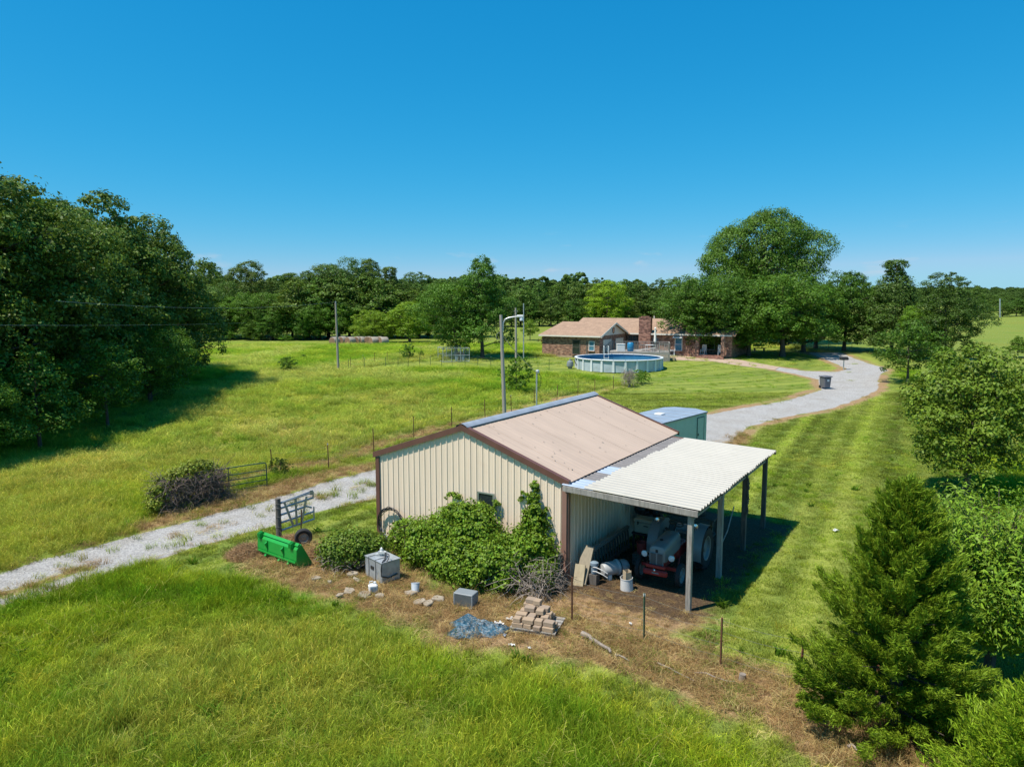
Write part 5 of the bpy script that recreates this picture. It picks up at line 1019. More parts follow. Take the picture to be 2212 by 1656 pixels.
def fence(name, label, posts, hs, wires, kind='rust', h0=1.2, wr=.0035, cat='fence'):
    P = [G(*p) for p in posts]; t = thing(name, label, cat, (P[0][0], P[0][1], P[0][2])); rq = random.Random(len(posts)); ends = []
    for i, p in enumerate(P):
        kk = kind[i] if isinstance(kind, list) else kind; o = link('post', TP[kk], t, tuple(p - P[0]), (rq.uniform(-.04, .04), rq.uniform(-.04, .04), rq.random() * 3)); o.scale = (1, 1, hs)
        if (i * 7) % 5 == 2: o2 = MB().box((0, 0, 1.2), (.05, .018, .07)).build('white_cap', m_wplast, o)
    for z in wires:
        pts = []
        for a, b_ in zip(P[:-1], P[1:]):
            for k in range(4): s_ = k / 4; c_ = a + (b_ - a) * s_ - P[0]; pts.append((c_[0], c_[1] + .03, c_[2] + z - .05 * math.sin(math.pi * s_)))
        e = P[-1] - P[0]; pts.append((e[0], e[1] + .03, e[2] + z)); MB().tube(pts, wr, 3, cap=False).build('wire', m_wire, t)
    return t
fence('wire_fence', 'wire fence on steel posts crossing the dry grass before the lean-to', [(1236, 1343), (1391, 1384), (1556, 1441), (1727, 1491), (1890, 1560)], .94, (1.08, .82, .52, .25), ['rust', 'green', 'rust', 'rust', 'rust'])
fence('wire_fence', 'single wire running from the lone post into the vines', [(1160, 1262), (1236, 1343)], .01, (.95, .55), 'rust')
fence('wire_fence', 'rusty-posted field fence running along behind the barn to the dead bush', [(589, 1030), (710, 1014), (808, 977), (894, 947), (976, 923), (1048, 905), (1105, 893), (1154, 880), (1203, 868), (1248, 857), (1285, 853), (1325, 845), (1360, 834)], 1.05, (1.1, .8, .5), 'rust', wr=.003)
fence('wire_fence', 'low fence of thin posts below the dog kennel', [(754, 799), (788, 797), (833, 796), (860, 795), (882, 794), (907, 793), (930, 792), (954, 792), (977, 791), (1005, 791), (1032, 790), (1060, 794), (1186, 800), (1253, 800)], .95, (1.0, .6), 'green', wr=.004)
fence('wire_fence', 'fence climbing past the small bushes towards the kennel tree', [(757, 798), (785, 792), (809, 786), (837, 783), (864, 779), (885, 776), (910, 771), (950, 766)], 1.0, (1.0, .6), 'rust', wr=.004)
fence('wire_fence', 'pasture fence behind the far bend of the gravel loop', [(1640, 754), (1690, 753), (1740, 753), (1790, 753), (1840, 753), (1890, 754), (1950, 757)], 1.0, (1.0, .7, .4), 'rust', wr=.005)
fence('wire_fence', 'pasture fence with small trees on the right-hand hillside', [(2085, 778), (2120, 776), (2150, 775), (2180, 775), (2212, 776), (2250, 778)], 1.0, (1.0, .7, .4), 'rust', wr=.006)
q = G(1358, 836); t = thing('dead_bush', 'grey leafless bush at the corner of the field fence', 'bush', (q[0], q[1], q[2])); twigs('stems', rg, 240, ((-.45, .45), (-.35, .35), (.35, 1.4)), .7, .012, t); MB().tube([(0, 0, -.1), (.05, 0, .9)], [.06, .03], 6).build('trunk', m_twig, t)
# ---------------------------------------------------------------- poles, lamp, wires
m_pole = M('pole_wood', (.34, .31, .26), .85, var=.25, vs_=3, streak=(4, 4, .3))
m_gpipe = M('grey_conduit', (.50, .53, .55), .4, metal=.5, var=.1)
def pole(name, label, px, pyb, pyt, dist=None, r_=.12, lean=(0, 0), mat=None):
    p = G(px, pyb); top = AT(px + lean[0], pyt, p[1]); t = thing(name, label, 'pole', p); h = top[2] - p[2]
    MB().tube([(0, 0, -.3), ((top[0] - p[0]) * .5, 0, h * .5), (top[0] - p[0], 0, h)], [r_, r_ * .88, r_ * .72], 10).build('shaft', mat or m_pole, t, smooth=True); return t, top
P1, T1 = pole('light_pole', 'tall wooden pole behind the barn carrying a yard light arm', 1091, 924, 680, r_=.13, lean=(-9, 0))
d1 = T1 - np.array(P1.location); dz = d1[2]
b = MB(); b.tube([(d1[0] + .12, 0, dz - 1.05), (d1[0] + .14, 0, dz - .5), (d1[0] + .25, 0, dz - .28), (d1[0] + .5, 0, dz - .17), (d1[0] + 1.0, 0, dz - .10)], .04, 8); b.build('lamp_arm', m_gpipe, P1, smooth=True)
b = MB(); b.box((d1[0] + 1.18, 0, dz - .08), (.42, .24, .15), bev=.04); o = b.build('lamp_head', m_wplast, P1); MB().lathe([(.10, 0), (.13, -.10), (.12, -.20), (.001, -.21)], (d1[0] + 1.26, 0, dz - .155), 'z', 14).build('lamp_shade', m_lens, o, smooth=True)
MB().tube([(d1[0] - .12 + .16 * math.cos(a), -.05, dz - 1.3 + .22 * math.sin(a)) for a in np.linspace(0, 6.28, 16)], .012, 4).build('cable_loop', m_wire, P1)
P2, T2 = pole('service_pole', 'shorter grey pole standing behind the leafy bush', 1115, 786, 665, r_=.13, lean=(-1, 0)); d2 = T2 - np.array(P2.location)
MB().box((d2[0], 0, d2[2] - .35), (.5, .08, .08)).build('crossarm', m_pole, P2)
P3, T3 = pole('antenna_mast', 'thin straight grey mast beside the service pole', 1131, 776, 655, r_=.075, mat=m_gpipe)
P4, T4 = pole('utility_pole', 'lone utility pole standing in the hayfield', 731, 802, 655, r_=.125, lean=(-6, 0)); d4 = T4 - np.array(P4.location)
MB().lathe([(.04, 0), (.07, .05), (.05, .12), (.08, .16), (.001, .2)], (d4[0], 0, d4[2]), 'z', 10).build('insulator', m_gpipe, P4, smooth=True)
q = G(1159, 889); t = thing('meter_riser', 'grey conduit riser with a weather head behind the barn ridge', 'meter post', q); hh = HZ(803, q[1]) - q[2]
MB().tube([(0, 0, -.1), (0, 0, hh)], .055, 10).build('conduit', m_gpipe, t, smooth=True); MB().lathe([(.06, 0), (.13, .03), (.14, .18), (.08, .24), (.001, .26)], (.06, 0, hh - .1), 'z', 12).build('weather_head', m_gpipe, t, smooth=True)
for k in range(2): MB().tube([(.1, 0, hh), (.28 + .05 * k, 0, hh - .35), (.25 + .05 * k, 0, hh - 1.0), (.02, 0, hh - 1.1)], .012, 4).build('drip_loop', m_blk, t)
top5 = np.array([q[0] - .05, q[1], q[2] + hh])
def cable(label, a, b_, sag, r_=.02, mat=None):
    n_ = 14; pts = [tuple(np.array(a) + (np.array(b_) - np.array(a)) * k / n_ - np.array([0, 0, sag * 4 * (k / n_) * (1 - k / n_)])) for k in range(n_ + 1)]
    tag(MB().tube(pts, r_, 4, cap=False).build('overhead_cable', mat or m_wire), label, 'cable')
cable('twisted pale cable from the yard light pole down to the meter riser', T1 + [.1, 0, -1.25], top5, .15, .022)
cable('slack cable from the yard light pole to the service pole', T1 + [0, 0, -.3], T2 + [0, 0, -.3], .4, .014, m_blk)
cable('long overhead wire from the utility pole towards the service pole', T4 + [0, 0, .15], T2 + [0, 0, .1], .7, .012, m_blk)
cable('upper overhead wire crossing in front of the tall wood', T4 + [0, 0, .15], AT(120, 650, 40.), .5, .010)
cable('lower overhead wire crossing in front of the tall wood', AT(530, 697, 72.), AT(-40, 702, 34.), .1, .009)
for i, (px, b0, t0, lab) in enumerate([(2160, 686, 645, 'distant pole on the far right pasture rim'), (2115, 686, 655, 'shorter distant pole left of the tallest one on the pasture rim'), (2099, 680, 645, 'faint distant pole against the lone far tree')]): pole('utility_pole', lab, px, b0, t0, r_=.22, mat=m_gpipe)
# ---------------------------------------------------------------- hay bales
m_bale = M('bale_wrap', (.34, .30, .24), .8, var=.15, vs_=2.5, bump=.3, bs=20); m_bend = M('bale_end_straw', (.25, .15, .09), .9, var=.25, vs_=6)
for i, (px, py) in enumerate([(723, 744.5), (740, 743), (757, 744.2), (772, 743.2), (783, 743), (797, 743), (808, 744.2), (820, 743.2), (829, 744.4)]):
    q = G(px, py); t = thing('hay_bale', 'round hay bale in pale net wrap in the row at the field edge', 'hay bale', (q[0], q[1], q[2] + .50), 1.05 + .5 * math.sin(i * 3), 'row of round hay bales')
    MB().lathe([(.62, -.56), (.66, -.50), (.67, 0), (.66, .50), (.62, .56)], (0, 0, 0), 'x', 20).build('wrap', m_bale, t, smooth=True); b = MB()
    for s in (-1, 1): b.lathe([(.62, s * .56), (.4, s * .58), (.001, s * .575)], (0, 0, 0), 'x', 20)
    b.build('straw_ends', m_bend, t, smooth=True)
# ---------------------------------------------------------------- kennel
p0, p1 = G(957, 783), G(1014, 781); dv = p1 - p0; kl = float(np.hypot(dv[0], dv[1])); t = thing('dog_kennel', 'chain-link dog kennel panel pen under the tall pointed tree', 'kennel', p0, math.atan2(dv[1], dv[0])); kh = 1.55; kd = 3.0
for x in (0, kl * .33, kl * .66, kl):
    for y in (0, kd): MB().tube([(x, y, 0), (x, y, kh)], .035, 6).build('post', m_gpipe, t)
for y in (0, kd):
    for z in (.08, kh * .5, kh): MB().tube([(0, y, z), (kl, y, z)], .03, 6).build('rail', m_gpipe, t)
for x in (0, kl):
    for z in (.08, kh): MB().tube([(x, 0, z), (x, kd, z)], .03, 6).build('rail', m_gpipe, t)
b = MB()
for k in range(int(kl / .12)): x = k * .12; b.tube([(x, 0, .08), (min(kl, x + kh), 0, .08 + min(kh, kl - x))], .006, 3, cap=False); b.tube([(kl - x, 0, .08), (max(0, kl - x - kh), 0, .08 + min(kh, kl - x))], .006, 3, cap=False)
b.build('mesh_panel', m_gpipe, t)
q = G(992, 781); t = thing('dog_house', 'dark blue plastic dog house inside the chain-link kennel', 'dog house', (q[0], q[1] + 1.2, q[2])); MB().box((0, 0, .38), (1.0, .9, .76), bev=.05).build('body', m_bplast, t); MB().prism([(-.56, .74), (.56, .74), (0, 1.05)], -.5, .5, 'y').build('roof', m_blk, t); MB().box((0, -.455, .33), (.42, .02, .5)).build('doorway', m_blk, t)
# ---------------------------------------------------------------- enclosed trailer
m_teal = M('faded_teal_paint', (.42, .56, .50), .5, var=.08, vs_=1.5, dirt=((.46, .60, .54), 3, .58, .5)); m_alr = M('aluminium_trailer_roof', (.27, .33, .40), .45, metal=0, var=.12, vs_=1.2)
A = AT(1435, 912, 33.9); B_ = AT(1527, 888, 37.4); dv = (B_ - A); an = math.atan2(dv[1], dv[0]); tl = float(np.hypot(dv[0], dv[1])); zg_ = float(zt(A[0], A[1])); th2 = float(A[2]) - zg_
TL = thing('enclosed_trailer', 'teal enclosed trailer with a silver seamed roof parked behind the barn', 'trailer', (A[0], A[1], zg_), an)
tw = 2.45; foot = [(-.9, 0), (tl, 0), (tl + .55, .95), (tl + .35, tw - .4), (tl - .2, tw), (-.9, tw)]
MB().prism(foot, .45, th2 - .06, 'z').build('body', m_teal, TL)
cx_, cy_ = tl / 2, tw / 2; b = MB(); rim = [(x + (.04 if x > 0 else -.04), y + (.04 if y > cy_ else -.04)) for x, y in foot]; b.loft([[(x, y, th2 - .058) for x, y in rim], [(x, y, th2 - .01) for x, y in rim], [(cx_ + (x - cx_) * .985, cy_ + (y - cy_) * .97, th2 + .004) for x, y in rim]]); b.build('roof', m_alr, TL)
for x in (-.1, .85, 1.75, 2.7, 3.6):
    if x < tl: MB().box((x, cy_, th2 + .012), (.05, tw * .96, .016)).build('roof_seam', m_galv, TL)
MB().box((tl * .42, cy_ + .1, th2 + .045), (.45, .42, .09), bev=.02).build('roof_vent', m_wplast, TL)
d = MB().box((tl - .72, -.012, 1.22), (.72, .02, 1.55)).build('side_door', m_teal, TL); fr = MB()
for x in (-.38, .38): fr.box((tl - .72 + x, -.016, 1.22), (.03, .03, 1.62))
fr.box((tl - .72, -.016, 2.03), (.79, .028, .03)); fr.build('door_frame', M('dark_teal_trim', (.05, .10, .09), .5, var=.1), d); MB().box((tl - 1.0, -.03, 1.15), (.04, .04, .12)).build('door_handle', m_blk, d)
MB().box((tl / 2 - .45, -.02, th2 - .05), (tl + .9, .04, .07)).build('corner_rail', m_galv, TL)
for x in (1.0, 1.8):
    o = MB().lathe([(.2, -.1), (.33, -.11), (.36, -.05), (.36, .05), (.33, .11), (.2, .1)], (x, .12, .36), 'y', 22).build('wheel', m_rub, TL, smooth=True); MB().lathe([(.2, -.09), (.12, -.06), (.001, -.08)], (x, .12, .36), 'y', 18).build('rim', m_wplast, o, smooth=True)
# ---------------------------------------------------------------- wheelie bin, grill
q = G(1782, 838); t = thing('wheeled_bin', 'grey wheeled rubbish bin standing on the gravel', 'bin', q, .25); m_bin = M('bin_grey_plastic', (.13, .13, .15), .5, var=.1)
b = MB(); b.box((0, 0, .50), (.60, .62, .88), bev=.05); b.v = [(x * (1 + .22 * (z - .06)), y * (1 + .2 * (z - .06)), z) for x, y, z in b.v]; b.build('body', m_bin, t)
MB().box((0, -.02, 1.0), (.82, .84, .10), bev=.04).build('lid', m_bin, t); MB().tube([(-.3, .44, .95), (.3, .44, .95)], .02, 6).build('handle', m_bin, t); MB().box((0, -.375, .68), (.2, .012, .16)).build('sticker', m_wplast, t)
for x in (-.3, .3): MB().lathe([(.001, -.04), (.12, -.04), (.12, .04), (.001, .04)], (x, .26, .12), 'x', 16).build('wheel', m_blk, t)
q = G(1822, 798); t = thing('pedestal_grill', 'black box grill on a thin post in the island of the gravel loop', 'grill', q); MB().tube([(0, 0, 0), (0, 0, 1.0)], .05, 8).build('post', m_gpipe, t); MB().box((0, 0, 1.12), (.75, .5, .26), bev=.04).build('firebox', m_blk, t); MB().box((0, 0, 1.28), (.62, .42, .05), bev=.02).build('lid', m_blk, t)
# ---------------------------------------------------------------- brick house
def brick_mat(name, c1, c2, mortar, sx=1.0):
    m, n, l, p = _new(name); tc = n.new('ShaderNodeTexCoord'); sp = n.new('ShaderNodeSeparateXYZ'); l.new(tc.outputs['Object'], sp.inputs[0])
    ad = n.new('ShaderNodeMath'); ad.operation = 'ADD'; l.new(sp.outputs['X'], ad.inputs[0]); l.new(sp.outputs['Y'], ad.inputs[1]); cb = n.new('ShaderNodeCombineXYZ'); l.new(ad.outputs[0], cb.inputs[0]); l.new(sp.outputs['Z'], cb.inputs[1])
    bt = n.new('ShaderNodeTexBrick'); l.new(cb.outputs[0], bt.inputs['Vector']); bt.inputs['Scale'].default_value = 1; bt.inputs['Brick Width'].default_value = .42 * sx; bt.inputs['Row Height'].default_value = .16 * sx; bt.inputs['Mortar Size'].default_value = .012
    bt.inputs['Color1'].default_value = (*c1, 1); bt.inputs['Color2'].default_value = (*c2, 1); bt.inputs['Mortar'].default_value = (*mortar, 1)
    nz = n.new('ShaderNodeTexNoise'); nz.inputs['Scale'].default_value = 2.6; nz.inputs['Detail'].default_value = 6; mp = n.new('ShaderNodeMapping'); mp.inputs['Scale'].default_value = (1, 1, 2.4); l.new(tc.outputs['Object'], mp.inputs[0]); l.new(mp.outputs[0], nz.inputs['Vector'])
    rp = n.new('ShaderNodeValToRGB'); l.new(nz.outputs['Fac'], rp.inputs[0]); rp.color_ramp.elements[0].position = .38; rp.color_ramp.elements[1].position = .62; rp.color_ramp.elements[0].color = (.45, .42, .42, 1); rp.color_ramp.elements[1].color = (1.35, 1.3, 1.25, 1)
    mx = n.new('ShaderNodeMix'); mx.data_type = 'RGBA'; mx.blend_type = 'MULTIPLY'; mx.inputs['Factor'].default_value = 1; l.new(bt.outputs['Color'], mx.inputs[6]); l.new(rp.outputs[0], mx.inputs[7]); l.new(mx.outputs[2], p.inputs['Base Color']); p.inputs['Roughness'].default_value = .85
    return m
m_brick = brick_mat('mixed_brown_brick', (.27, .13, .085), (.36, .21, .14), (.30, .25, .21))
m_bricki = brick_mat('chimney_brick', (.24, .105, .075), (.33, .17, .12), (.26, .21, .18))
m_shing = M('tan_asphalt_shingle', (.34, .225, .15), .9, var=.18, vs_=1.4, streak=(1, 1, 3.5), dirt=((.25, .16, .11), 5, .5, .6), bump=.3, bs=10)
m_fas = M('cream_fascia', (.74, .70, .60), .6, var=.06); m_sid = M('cream_siding', (.80, .75, .66), .6, var=.06); m_gdoor = M('beige_garage_door', (.78, .71, .60), .6, var=.06)
m_wfr = M('white_trim_paint', (.72, .71, .68), .5, var=.05); m_bpane = M('blue_reflecting_pane', (.06, .20, .30), .08, var=.2, vs_=2, spec=.8)
m_found = M('tan_foundation', (.42, .31, .20), .85, var=.12)
HPSI = -.52; HC = (10.05, 82.0); HZ0 = float(zt(10, 84)) - .02
HO = thing('brick_house', 'low brick ranch house with tan shingle roofs and a garage wing', 'house', (HC[0], HC[1], HZ0), HPSI)
# local x to the right along the front, y away; garage wing x -7.4..0, y 0..8.6
EV = 2.62
def wall(p0, p1, z0, z1, name='wall', mat=None, th=.2):
    p0, p1 = Vector((*p0, 0)), Vector((*p1, 0)); d = p1 - p0; c = (p0 + p1) / 2; return MB().box((c.x, c.y, (z0 + z1) / 2), (d.length, th, z1 - z0), rz=math.atan2(d.y, d.x)).build(name, mat or m_brick, HO)
wall((-7.4, .1), (0, .1), .25, EV, th=.2); wall((-7.4, .1), (-.02, .1), -.35, .248, 'foundation', m_found, .22)
wall((-.1, .22), (-.1, 8.5), -.3, EV, th=.18); wall((-7.3, .22), (-7.3, 8.5), -.3, EV, th=.18); wall((-7.2, 8.4), (-.2, 8.4), -.3, EV, th=.18)
def gable_roof(x0, x1, y0, y1, ev, rid, ov=.45, name='roof', hipl=0):
    ym = (y0 + y1) / 2; sl_ = (rid - ev) / ((y1 - y0) / 2); a, c_ = y0 - ov, y1 + ov; ze = ev - sl_ * ov; b = MB(); X0, X1 = x0 - ov, x1 + ov; t_ = .12
    V = [(X0, a, ze), (X1, a, ze), (X1, ym, rid), (X0 + hipl, ym, rid), (X0, c_, ze), (X1, c_, ze)]; V += [(x, y, z + t_) for x, y, z in V]
    b.add(V, [(0, 1, 2, 3), (3, 2, 5, 4), (6, 9, 8, 7), (9, 10, 11, 8), (0, 6, 7, 1), (1, 7, 8, 2), (2, 8, 11, 5), (5, 11, 10, 4), (4, 10, 9, 3), (3, 9, 6, 0)]); return b.build(name, m_shing, HO)
r1 = gable_roof(-7.4, 0, 0, 8.6, EV, 4.0, .34, hipl=1.0)
MB().box((-3.7, -.36, EV - .07), (8.0, .05, .16)).build('fascia', m_fas, HO); MB().box((-3.7, -.18, EV - .15), (7.9, .32, .02)).build('soffit', m_fas, HO)
for s in (-1, 1):
    y0, y1 = (-.34, 4.3) if s < 0 else (8.94, 4.3); z0, z1 = EV - .11, 4.0; dx = .345
    MB().loft([[(dx, y0, z0 - .12), (dx + .04, y0, z0 - .12), (dx + .04, y0, z0 + .10), (dx, y0, z0 + .10)], [(dx, y1, z1 - .12), (dx + .04, y1, z1 - .12), (dx + .04, y1, z1 + .10), (dx, y1, z1 + .10)]]).build('rake_board', m_fas, HO)
MB().prism([(.1, EV), (8.5, EV), (4.3, 3.95)], -.16, -.02, 'x').build('gable_siding', m_sid, HO)
o = MB().lathe([(.34, 0), (.38, .02), (.34, .04), (.30, .02), (.34, 0)], (-.02, 4.3, 3.15), 'x', 22).build('gable_emblem', m_blk, HO)
MB().lathe([(.001, .0), (.30, .0), (.30, .03), (.001, .03)], (-.02, 4.3, 3.15), 'x', 22).build('emblem_disc', m_glass, o)
for k, y in enumerate((1.15, 5.05)):
    d = MB().box((.005, y + 1.25, 1.08), (.04, 2.5, 2.12)).build('garage_door', m_gdoor, HO)
    for j in range(4): MB().box((.03, y + 1.25, .32 + j * .52), (.02, 2.44, .46)).build('door_panel', m_gdoor, d)
def window(x, y, z, w_, h_, pane=None, name='window', sill=True, axis='front'):
    fr = MB()
    for s in (-1, 1): fr.box((x + s * (w_ / 2), y, z), (.07, .08, h_ + .07)); fr.box((x, y, z + s * h_ / 2), (w_ - .07, .078, .07))
    fr.box((x, y + .005, z), (w_ - .07, .06, .05)); o = fr.build(name, m_wfr if pane else m_dkw, HO); MB().box((x, y + .012, z), (w_, .02, h_)).build('pane', pane or m_glass, o)
    if sill: MB().box((x, y - .04, z - h_ / 2 - .07), (w_ + .16, .14, .06)).build('sill', m_brick, o)
    return o
window(-2.9, -.015, 1.25, .92, 1.62); window(-.95, -.02, 1.45, .66, 1.05, m_bpane)
MB().box((-1.55, -.012, 1.0), (.16, .03, 1.9)).build('downspout', m_dkw, HO)
# main block behind and to the right
MX0, MX1, MY0, MY1, MEV, MR = -7.4, 13.0, 8.6, 17.4, 2.72, 4.30
wall((0.05, MY0 + .1), (6.4, MY0 + .1), -.3, MEV); wall((6.4, MY0 + .1), (9.2, MY0 + .1), -.3, MEV); wall((12.2, MY0 + .1), (MX1, MY0 + .1), -.3, MEV); wall((MX1 - .1, MY0 + .22), (MX1 - .1, MY1), -.3, MEV); wall((MX0, MY1 - .1), (MX1 - .25, MY1 - .1), -.3, MEV); wall((9.25, MY0 + 2.3), (12.15, MY0 + 2.3), -.3, MEV); wall((9.12, MY0 + .25), (9.12, MY0 + 2.2), -.3, MEV); wall((12.28, MY0 + .25), (12.28, MY0 + 2.2), -.3, MEV); wall((MX0 + .1, MY0 - .1), (MX0 + .1, MY1 - .25), -.3, MEV)
r2 = gable_roof(MX0, MX1, MY0, MY1, MEV, MR, .5)
MB().box((6.9, MY0 - .52, MEV - .10), (12.4, .05, .17)).build('fascia', m_fas, HO)
ch = MB(); ch.box((2.6, MY0 - .32, 2.2), (1.5, .62, 4.7)); ch.box((2.6, MY0 - .32, 4.6), (1.58, .69, .12)); ch.box((2.6, MY0 - .32, 4.72), (1.0, .42, .14)); ch.build('chimney', m_bricki, HO)
for x in (.6, 1.15, 1.7): window(x, MY0 - .02, 1.45, .45, 1.7, None, sill=False)
d = MB().box((3.75, MY0 - .03, 1.02), (.9, .05, 2.05)).build('back_door', M('grey_door', (.16, .15, .14), .5, var=.1), HO); MB().box((3.75, MY0 - .06, 1.4), (.5, .03, .8)).build('pane', m_glass, d)
window(6.7, MY0 - .03, 1.45, .85, 1.5, m_bpane); MB().box((6.7, MY0 - .38, 2.35), (1.15, .75, .04), rx=.35).build('awning', m_wfr, HO)
MB().box((10.7, MY0 + .6, .22), (3.2, 3.2, .16)).build('porch_floor', m_bricki, HO)
for k in range(2): MB().box((10.7, MY0 - 1.15 - .28 * k, .06 - .10 * k), (3.3 + .2 * k, .3, .24 - .02 * k)).build('porch_step', m_bricki, HO)
for x in (9.2, 12.2): MB().box((x, MY0 - .85, 1.4), (.42, .42, 2.3)).build('porch_pier', m_brick, HO)
window(10.0, MY0 + 2.18, 1.5, .9, 1.4, m_glass); d = MB().box((11.3, MY0 + 2.17, 1.3), (.95, .05, 2.1)).build('front_door', m_wfr, HO); MB().box((11.3, MY0 + 2.13, 1.6), (.6, .02, 1.1)).build('pane', m_glass, d)
MB().tube([(2.1, 13.0, 4.4), (2.1, 13.0, 4.75)], .07, 8).build('roof_vent', m_wfr, HO)
def HW(x, y, z=0): c, s = math.cos(HPSI), math.sin(HPSI); return (HC[0] + x * c - y * s, HC[1] + x * s + y * c, HZ0 + z)
def chair(label, loc, rz):
    t = thing('rocking_chair', label, 'chair', loc, rz)
    MB().box((0, 0, .43), (.52, .48, .04)).build('seat', m_wfr, t)
    for x in (-.24, .24):
        MB().box((x, -.22, .32), (.05, .05, .62)).build('leg', m_wfr, t); MB().box((x, .24, .6), (.05, .05, 1.18)).build('leg', m_wfr, t); MB().box((x, 0, .64), (.05, .5, .04)).build('armrest', m_wfr, t); MB().tube([(x, -.45, .08), (x, -.1, .02), (x, .3, .03), (x, .5, .1)], .025, 5).build('rocker', m_wfr, t)
    for k in range(5): MB().box((-.18 + k * .09, .24, .82), (.05, .02, .62)).build('slat', m_wfr, t)
    MB().box((0, .24, 1.15), (.5, .04, .09)).build('top_rail', m_wfr, t)
chair('white rocking chair at the end of the brick porch by the window', HW(9.75, MY0 - .2, .3), HPSI - .2); chair('white rocking chair beside the right brick porch pier', HW(11.75, MY0 - .2, .3), HPSI + .2)
# ---------------------------------------------------------------- pool and deck
m_pw = M('pool_wall_steel', (.42, .50, .55), .45, var=.12, vs_=1.2, dirt=((.30, .36, .38), 2, .55, .5)); m_rail = M('pool_top_rail', (.68, .72, .74), .45, var=.05); m_lin = M('pool_blue_liner', (.03, .16, .32), .4, var=.15)
m_wat = M('pool_water', (.10, .22, .24), .03, var=.12, vs_=.8, spec=.9, bump=.12, bs=3)
pc = AT(1336.5, 771.5, 74.2); pr_ = 4.45; pz = float(zt(pc[0], 74.2)) - .1; ph = float(pc[2]) - pz
PO = thing('swimming_pool', 'round above-ground swimming pool with a white rail and blue water', 'swimming pool', (pc[0], 74.2, pz), 0); npn = 24
for k in range(npn):
    a, a2 = 2 * math.pi * k / npn, 2 * math.pi * (k + 1) / npn; c, s = math.cos, math.sin
    MB().lathe([(pr_, 0), (pr_, ph - .04)], (0, 0, 0), 'z', 3, a + .012, a2 - .012).build('wall_panel', m_pw, PO, smooth=True)
    MB().box((pr_ * 1.012 * c(a), pr_ * 1.012 * s(a), ph / 2), (.14, .24, ph), rz=a, taper=.75).build('upright', m_rail, PO)
    MB().lathe([(pr_ - .14, ph + .02), (pr_ - .12, ph + .055), (pr_ + .12, ph + .055), (pr_ + .15, ph), (pr_ + .12, ph - .04)], (0, 0, 0), 'z', 4, a + .004, a2 - .004).build('top_rail', m_rail, PO, smooth=True)
MB().lathe([(pr_ - .06, 0), (pr_ - .06, ph + .01)], (0, 0, 0), 'z', 64).build('liner', m_lin, PO, smooth=True); MB().lathe([(.001, ph - .42), (pr_ - .06, ph - .42)], (0, 0, 0), 'z', 64).build('water', m_wat, PO)
lad = MB()
for x in (-.25, .25): lad.tube([(-.75 + x, pr_ - .5, .2), (-.75 + x, pr_ - .35, ph + .85), (-.75 + x, pr_ + .15, ph + .9), (-.75 + x, pr_ + .5, ph + .1)], .035, 6)
for z in (.4, .8, 1.2): lad.box((-.75, pr_ - .45, z), (.5, .12, .04))
lad.build('ladder', m_wfr, PO)
q = G(1232, 797); t = thing('pool_filter', 'grey sand filter tank with pipes beside the pool', 'pool filter', (q[0], q[1] + .4, q[2]), 0); MB().lathe([(.20, 0), (.22, .15), (.33, .25), (.36, .5), (.30, .75), (.12, .85), (.10, 1.0), (.001, 1.02)], (0, 0, 0), 'z', 20).build('tank', m_tote, t, smooth=True); MB().tube([(.1, 0, .92), (.45, 0, .95), (.55, .05, .6), (.75, .2, .3)], .04, 7).build('pipe', m_blk, t, smooth=True)
# timber deck
D0, D1 = AT(1290, 775, 81.0), AT(1446, 775, 79.5); dv = D1 - D0; dl = float(np.hypot(dv[0], dv[1])); dz_ = float(zt(14, 80)); DK = thing('timber_deck', 'weathered timber pool deck with picket railings and stairs', 'deck', (D0[0], D0[1], dz_), math.atan2(dv[1], dv[0])); dh = 1.05; dd = 3.6
for k in range(24): MB().box((dl / 2 + .7, .08 + k * .15, dh - .03), (dl - 1.4, .135, .04)).build('deck_board', m_oldw, DK)
MB().box((dl / 2 + .7, -.02, dh - .16), (dl - 1.4, .04, .22)).build('rim_joist', m_oldw, DK); MB().box((dl - .0, dd / 2, dh - .16), (.04, dd, .22)).build('rim_joist', m_oldw, DK)
for k in range(40): MB().box((dl - 2.6 + k * .067, -.03, dh / 2 - .15), (.055, .025, dh - .2)).build('skirt_board', m_oldw, DK)
for k in range(24): MB().box((dl + .03, .08 + k * .15, dh / 2 - .15), (.025, .12, dh - .2)).build('skirt_board', m_oldw, DK)
rh = .95
def railing(p, q_, zb):
    p, q_ = np.array(p, float), np.array(q_, float); L_ = np.linalg.norm(q_ - p); a = math.atan2(q_[1] - p[1], q_[0] - p[0]); m_ = (p + q_) / 2
    MB().box((m_[0], m_[1], zb + rh), (L_, .12, .04), rz=a).build('handrail', m_oldw, DK); MB().box((m_[0], m_[1], zb + .1), (L_, .04, .06), rz=a).build('bottom_rail', m_oldw, DK); n_ = int(L_ / .17)
    for k in range(n_ + 1): c = p + (q_ - p) * k / n_; MB().box((c[0], c[1], zb + rh / 2 + .05), (.045, .045, rh - .1)).build('baluster', m_oldw, DK)
    for c in (p, q_): MB().box((c[0], c[1], zb / 2 + rh / 2 + .05), (.11, .11, zb + rh + .1)).build('post', m_oldw, DK)
railing((1.5, dd), (dl, dd), dh); railing((dl - 1.1, .05), (dl, .05), dh); railing((dl, .05), (dl, dd), dh)
for k in range(5): MB().box((1.25 - k * .27, dd - .6, dh - .1 - k * .2), (.28, 1.1, .04)).build('stair_tread', m_oldw, DK)
for y in (dd - 1.15, dd - .05):
    MB().tube([(1.4, y, dh + rh), (0.05, y, rh)], .045, 6).build('stair_rail', m_oldw, DK)
    for k in range(8): x = .1 + k * .17; MB().box((x, y, dh * x / 1.4 + rh / 2), (.04, .04, rh)).build('baluster', m_oldw, DK)
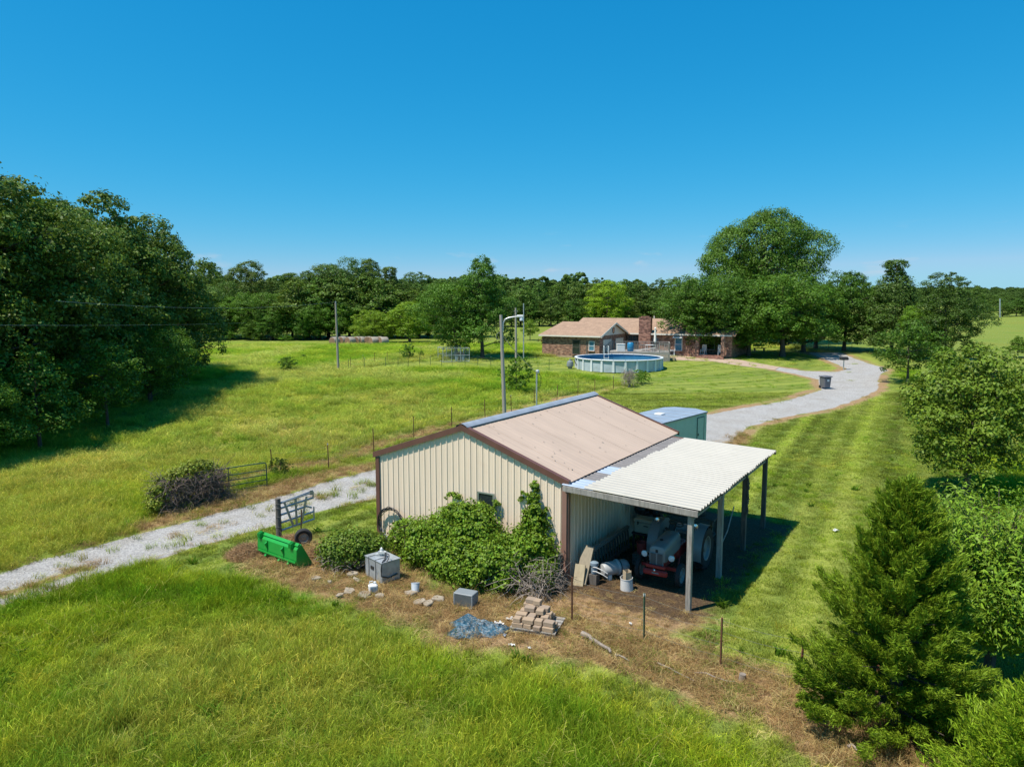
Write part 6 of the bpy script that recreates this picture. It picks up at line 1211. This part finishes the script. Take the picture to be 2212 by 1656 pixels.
def DW(x, y, z): a = DK.rotation_euler[2]; c, s = math.cos(a), math.sin(a); return (D0[0] + x * c - y * s, D0[1] + x * s + y * c, dz_ + z)
t = thing('patio_umbrella', 'closed pale patio umbrella standing on the deck', 'umbrella', DW(dl - 1.6, 1.9, dh - .01)); MB().tube([(0, 0, 0), (0, 0, 2.75)], .03, 8).build('pole', m_oldw, t); MB().lathe([(.10, .95), (.16, 1.1), (.13, 1.7), (.09, 2.4), (.12, 2.6), (.03, 2.72)], (0, 0, 0), 'z', 9).build('canopy', m_sid, t); MB().lathe([(.001, .1), (.28, .06), (.3, 0)], (0, 0, 0), 'z', 14).build('base', m_dkw, t)
t = thing('patio_table', 'low round patio table on the deck', 'table', DW(dl - 2.9, 2.0, dh - .01)); MB().lathe([(.001, .70), (.55, .70), (.55, .66), (.001, .66)], (0, 0, 0), 'z', 20).build('top', m_dkw, t)
for a in (0, 1.57, 3.14, 4.71): MB().tube([(.4 * math.cos(a), .4 * math.sin(a), 0), (.3 * math.cos(a), .3 * math.sin(a), .66)], .02, 5).build('leg', m_dkw, t)
t = thing('deck_storage_box', 'white deck box with blue float rings beside the pool ladder', 'deck box', DW(2.6, .6, dh - .01)); MB().box((0, 0, .40), (.9, .6, .80), bev=.03).build('body', m_wfr, t); MB().box((0, 0, .83), (.96, .66, .06), bev=.02).build('lid', m_wfr, t)
t = thing('blue_barrel', 'blue plastic barrel next to the white deck box', 'barrel', DW(3.7, .75, dh - .01)); MB().lathe([(.001, 0), (.30, 0), (.36, .12), (.38, .5), (.36, .9), (.28, 1.0), (.001, 1.02)], (0, 0, 0), 'z', 18).build('body', M('blue_plastic', (.02, .20, .38), .4, var=.15), t, smooth=True); MB().lathe([(.34, .26), (.37, .28), (.37, .32), (.34, .34)], (0, 0, 0), 'z', 18).build('hoop', m_bplast, t)
tag(MB().tube([DW(4.2, .3, dh + .12), DW(6.5, .35, dh + .45), DW(dl - 1.6, .4, dh + .85)], .03, 6).build('pool_pole', m_wfr), 'long white telescopic pole laid across the deck railing', 'pole')
t = thing('folding_table', 'small white folding table against the deck railing', 'table', DW(dl - 2.2, .9, dh - .01), .2); MB().box((0, 0, .74), (.9, .6, .04)).build('top', m_wfr, t)
for x in (-.4, .4):
    for y in (-.25, .25): MB().box((x, y, .36), (.03, .03, .72)).build('leg', m_wfr, t)
q = G(1451, 768); t = thing('ac_unit', 'small white box unit on the ground at the deck corner', 'box unit', q, -.2); MB().box((0, 0, .35), (.75, .6, .7), bev=.04).build('cabinet', m_wfr, t); MB().box((0, -.31, .36), (.4, .02, .4)).build('grille', m_blk, t)
q = G(1768, 748); t = thing('yard_bench', 'dark bench by the yard trees in the shade', 'bench', G(1640, 759)); MB().box((0, 0, .45), (1.5, .45, .06)).build('seat', m_dkw, t)
for x in (-.6, .6): MB().box((x, 0, .21), (.1, .4, .42)).build('leg', m_dkw, t)
MB().box((0, .22, .8), (1.5, .05, .3)).build('backrest', m_dkw, t)
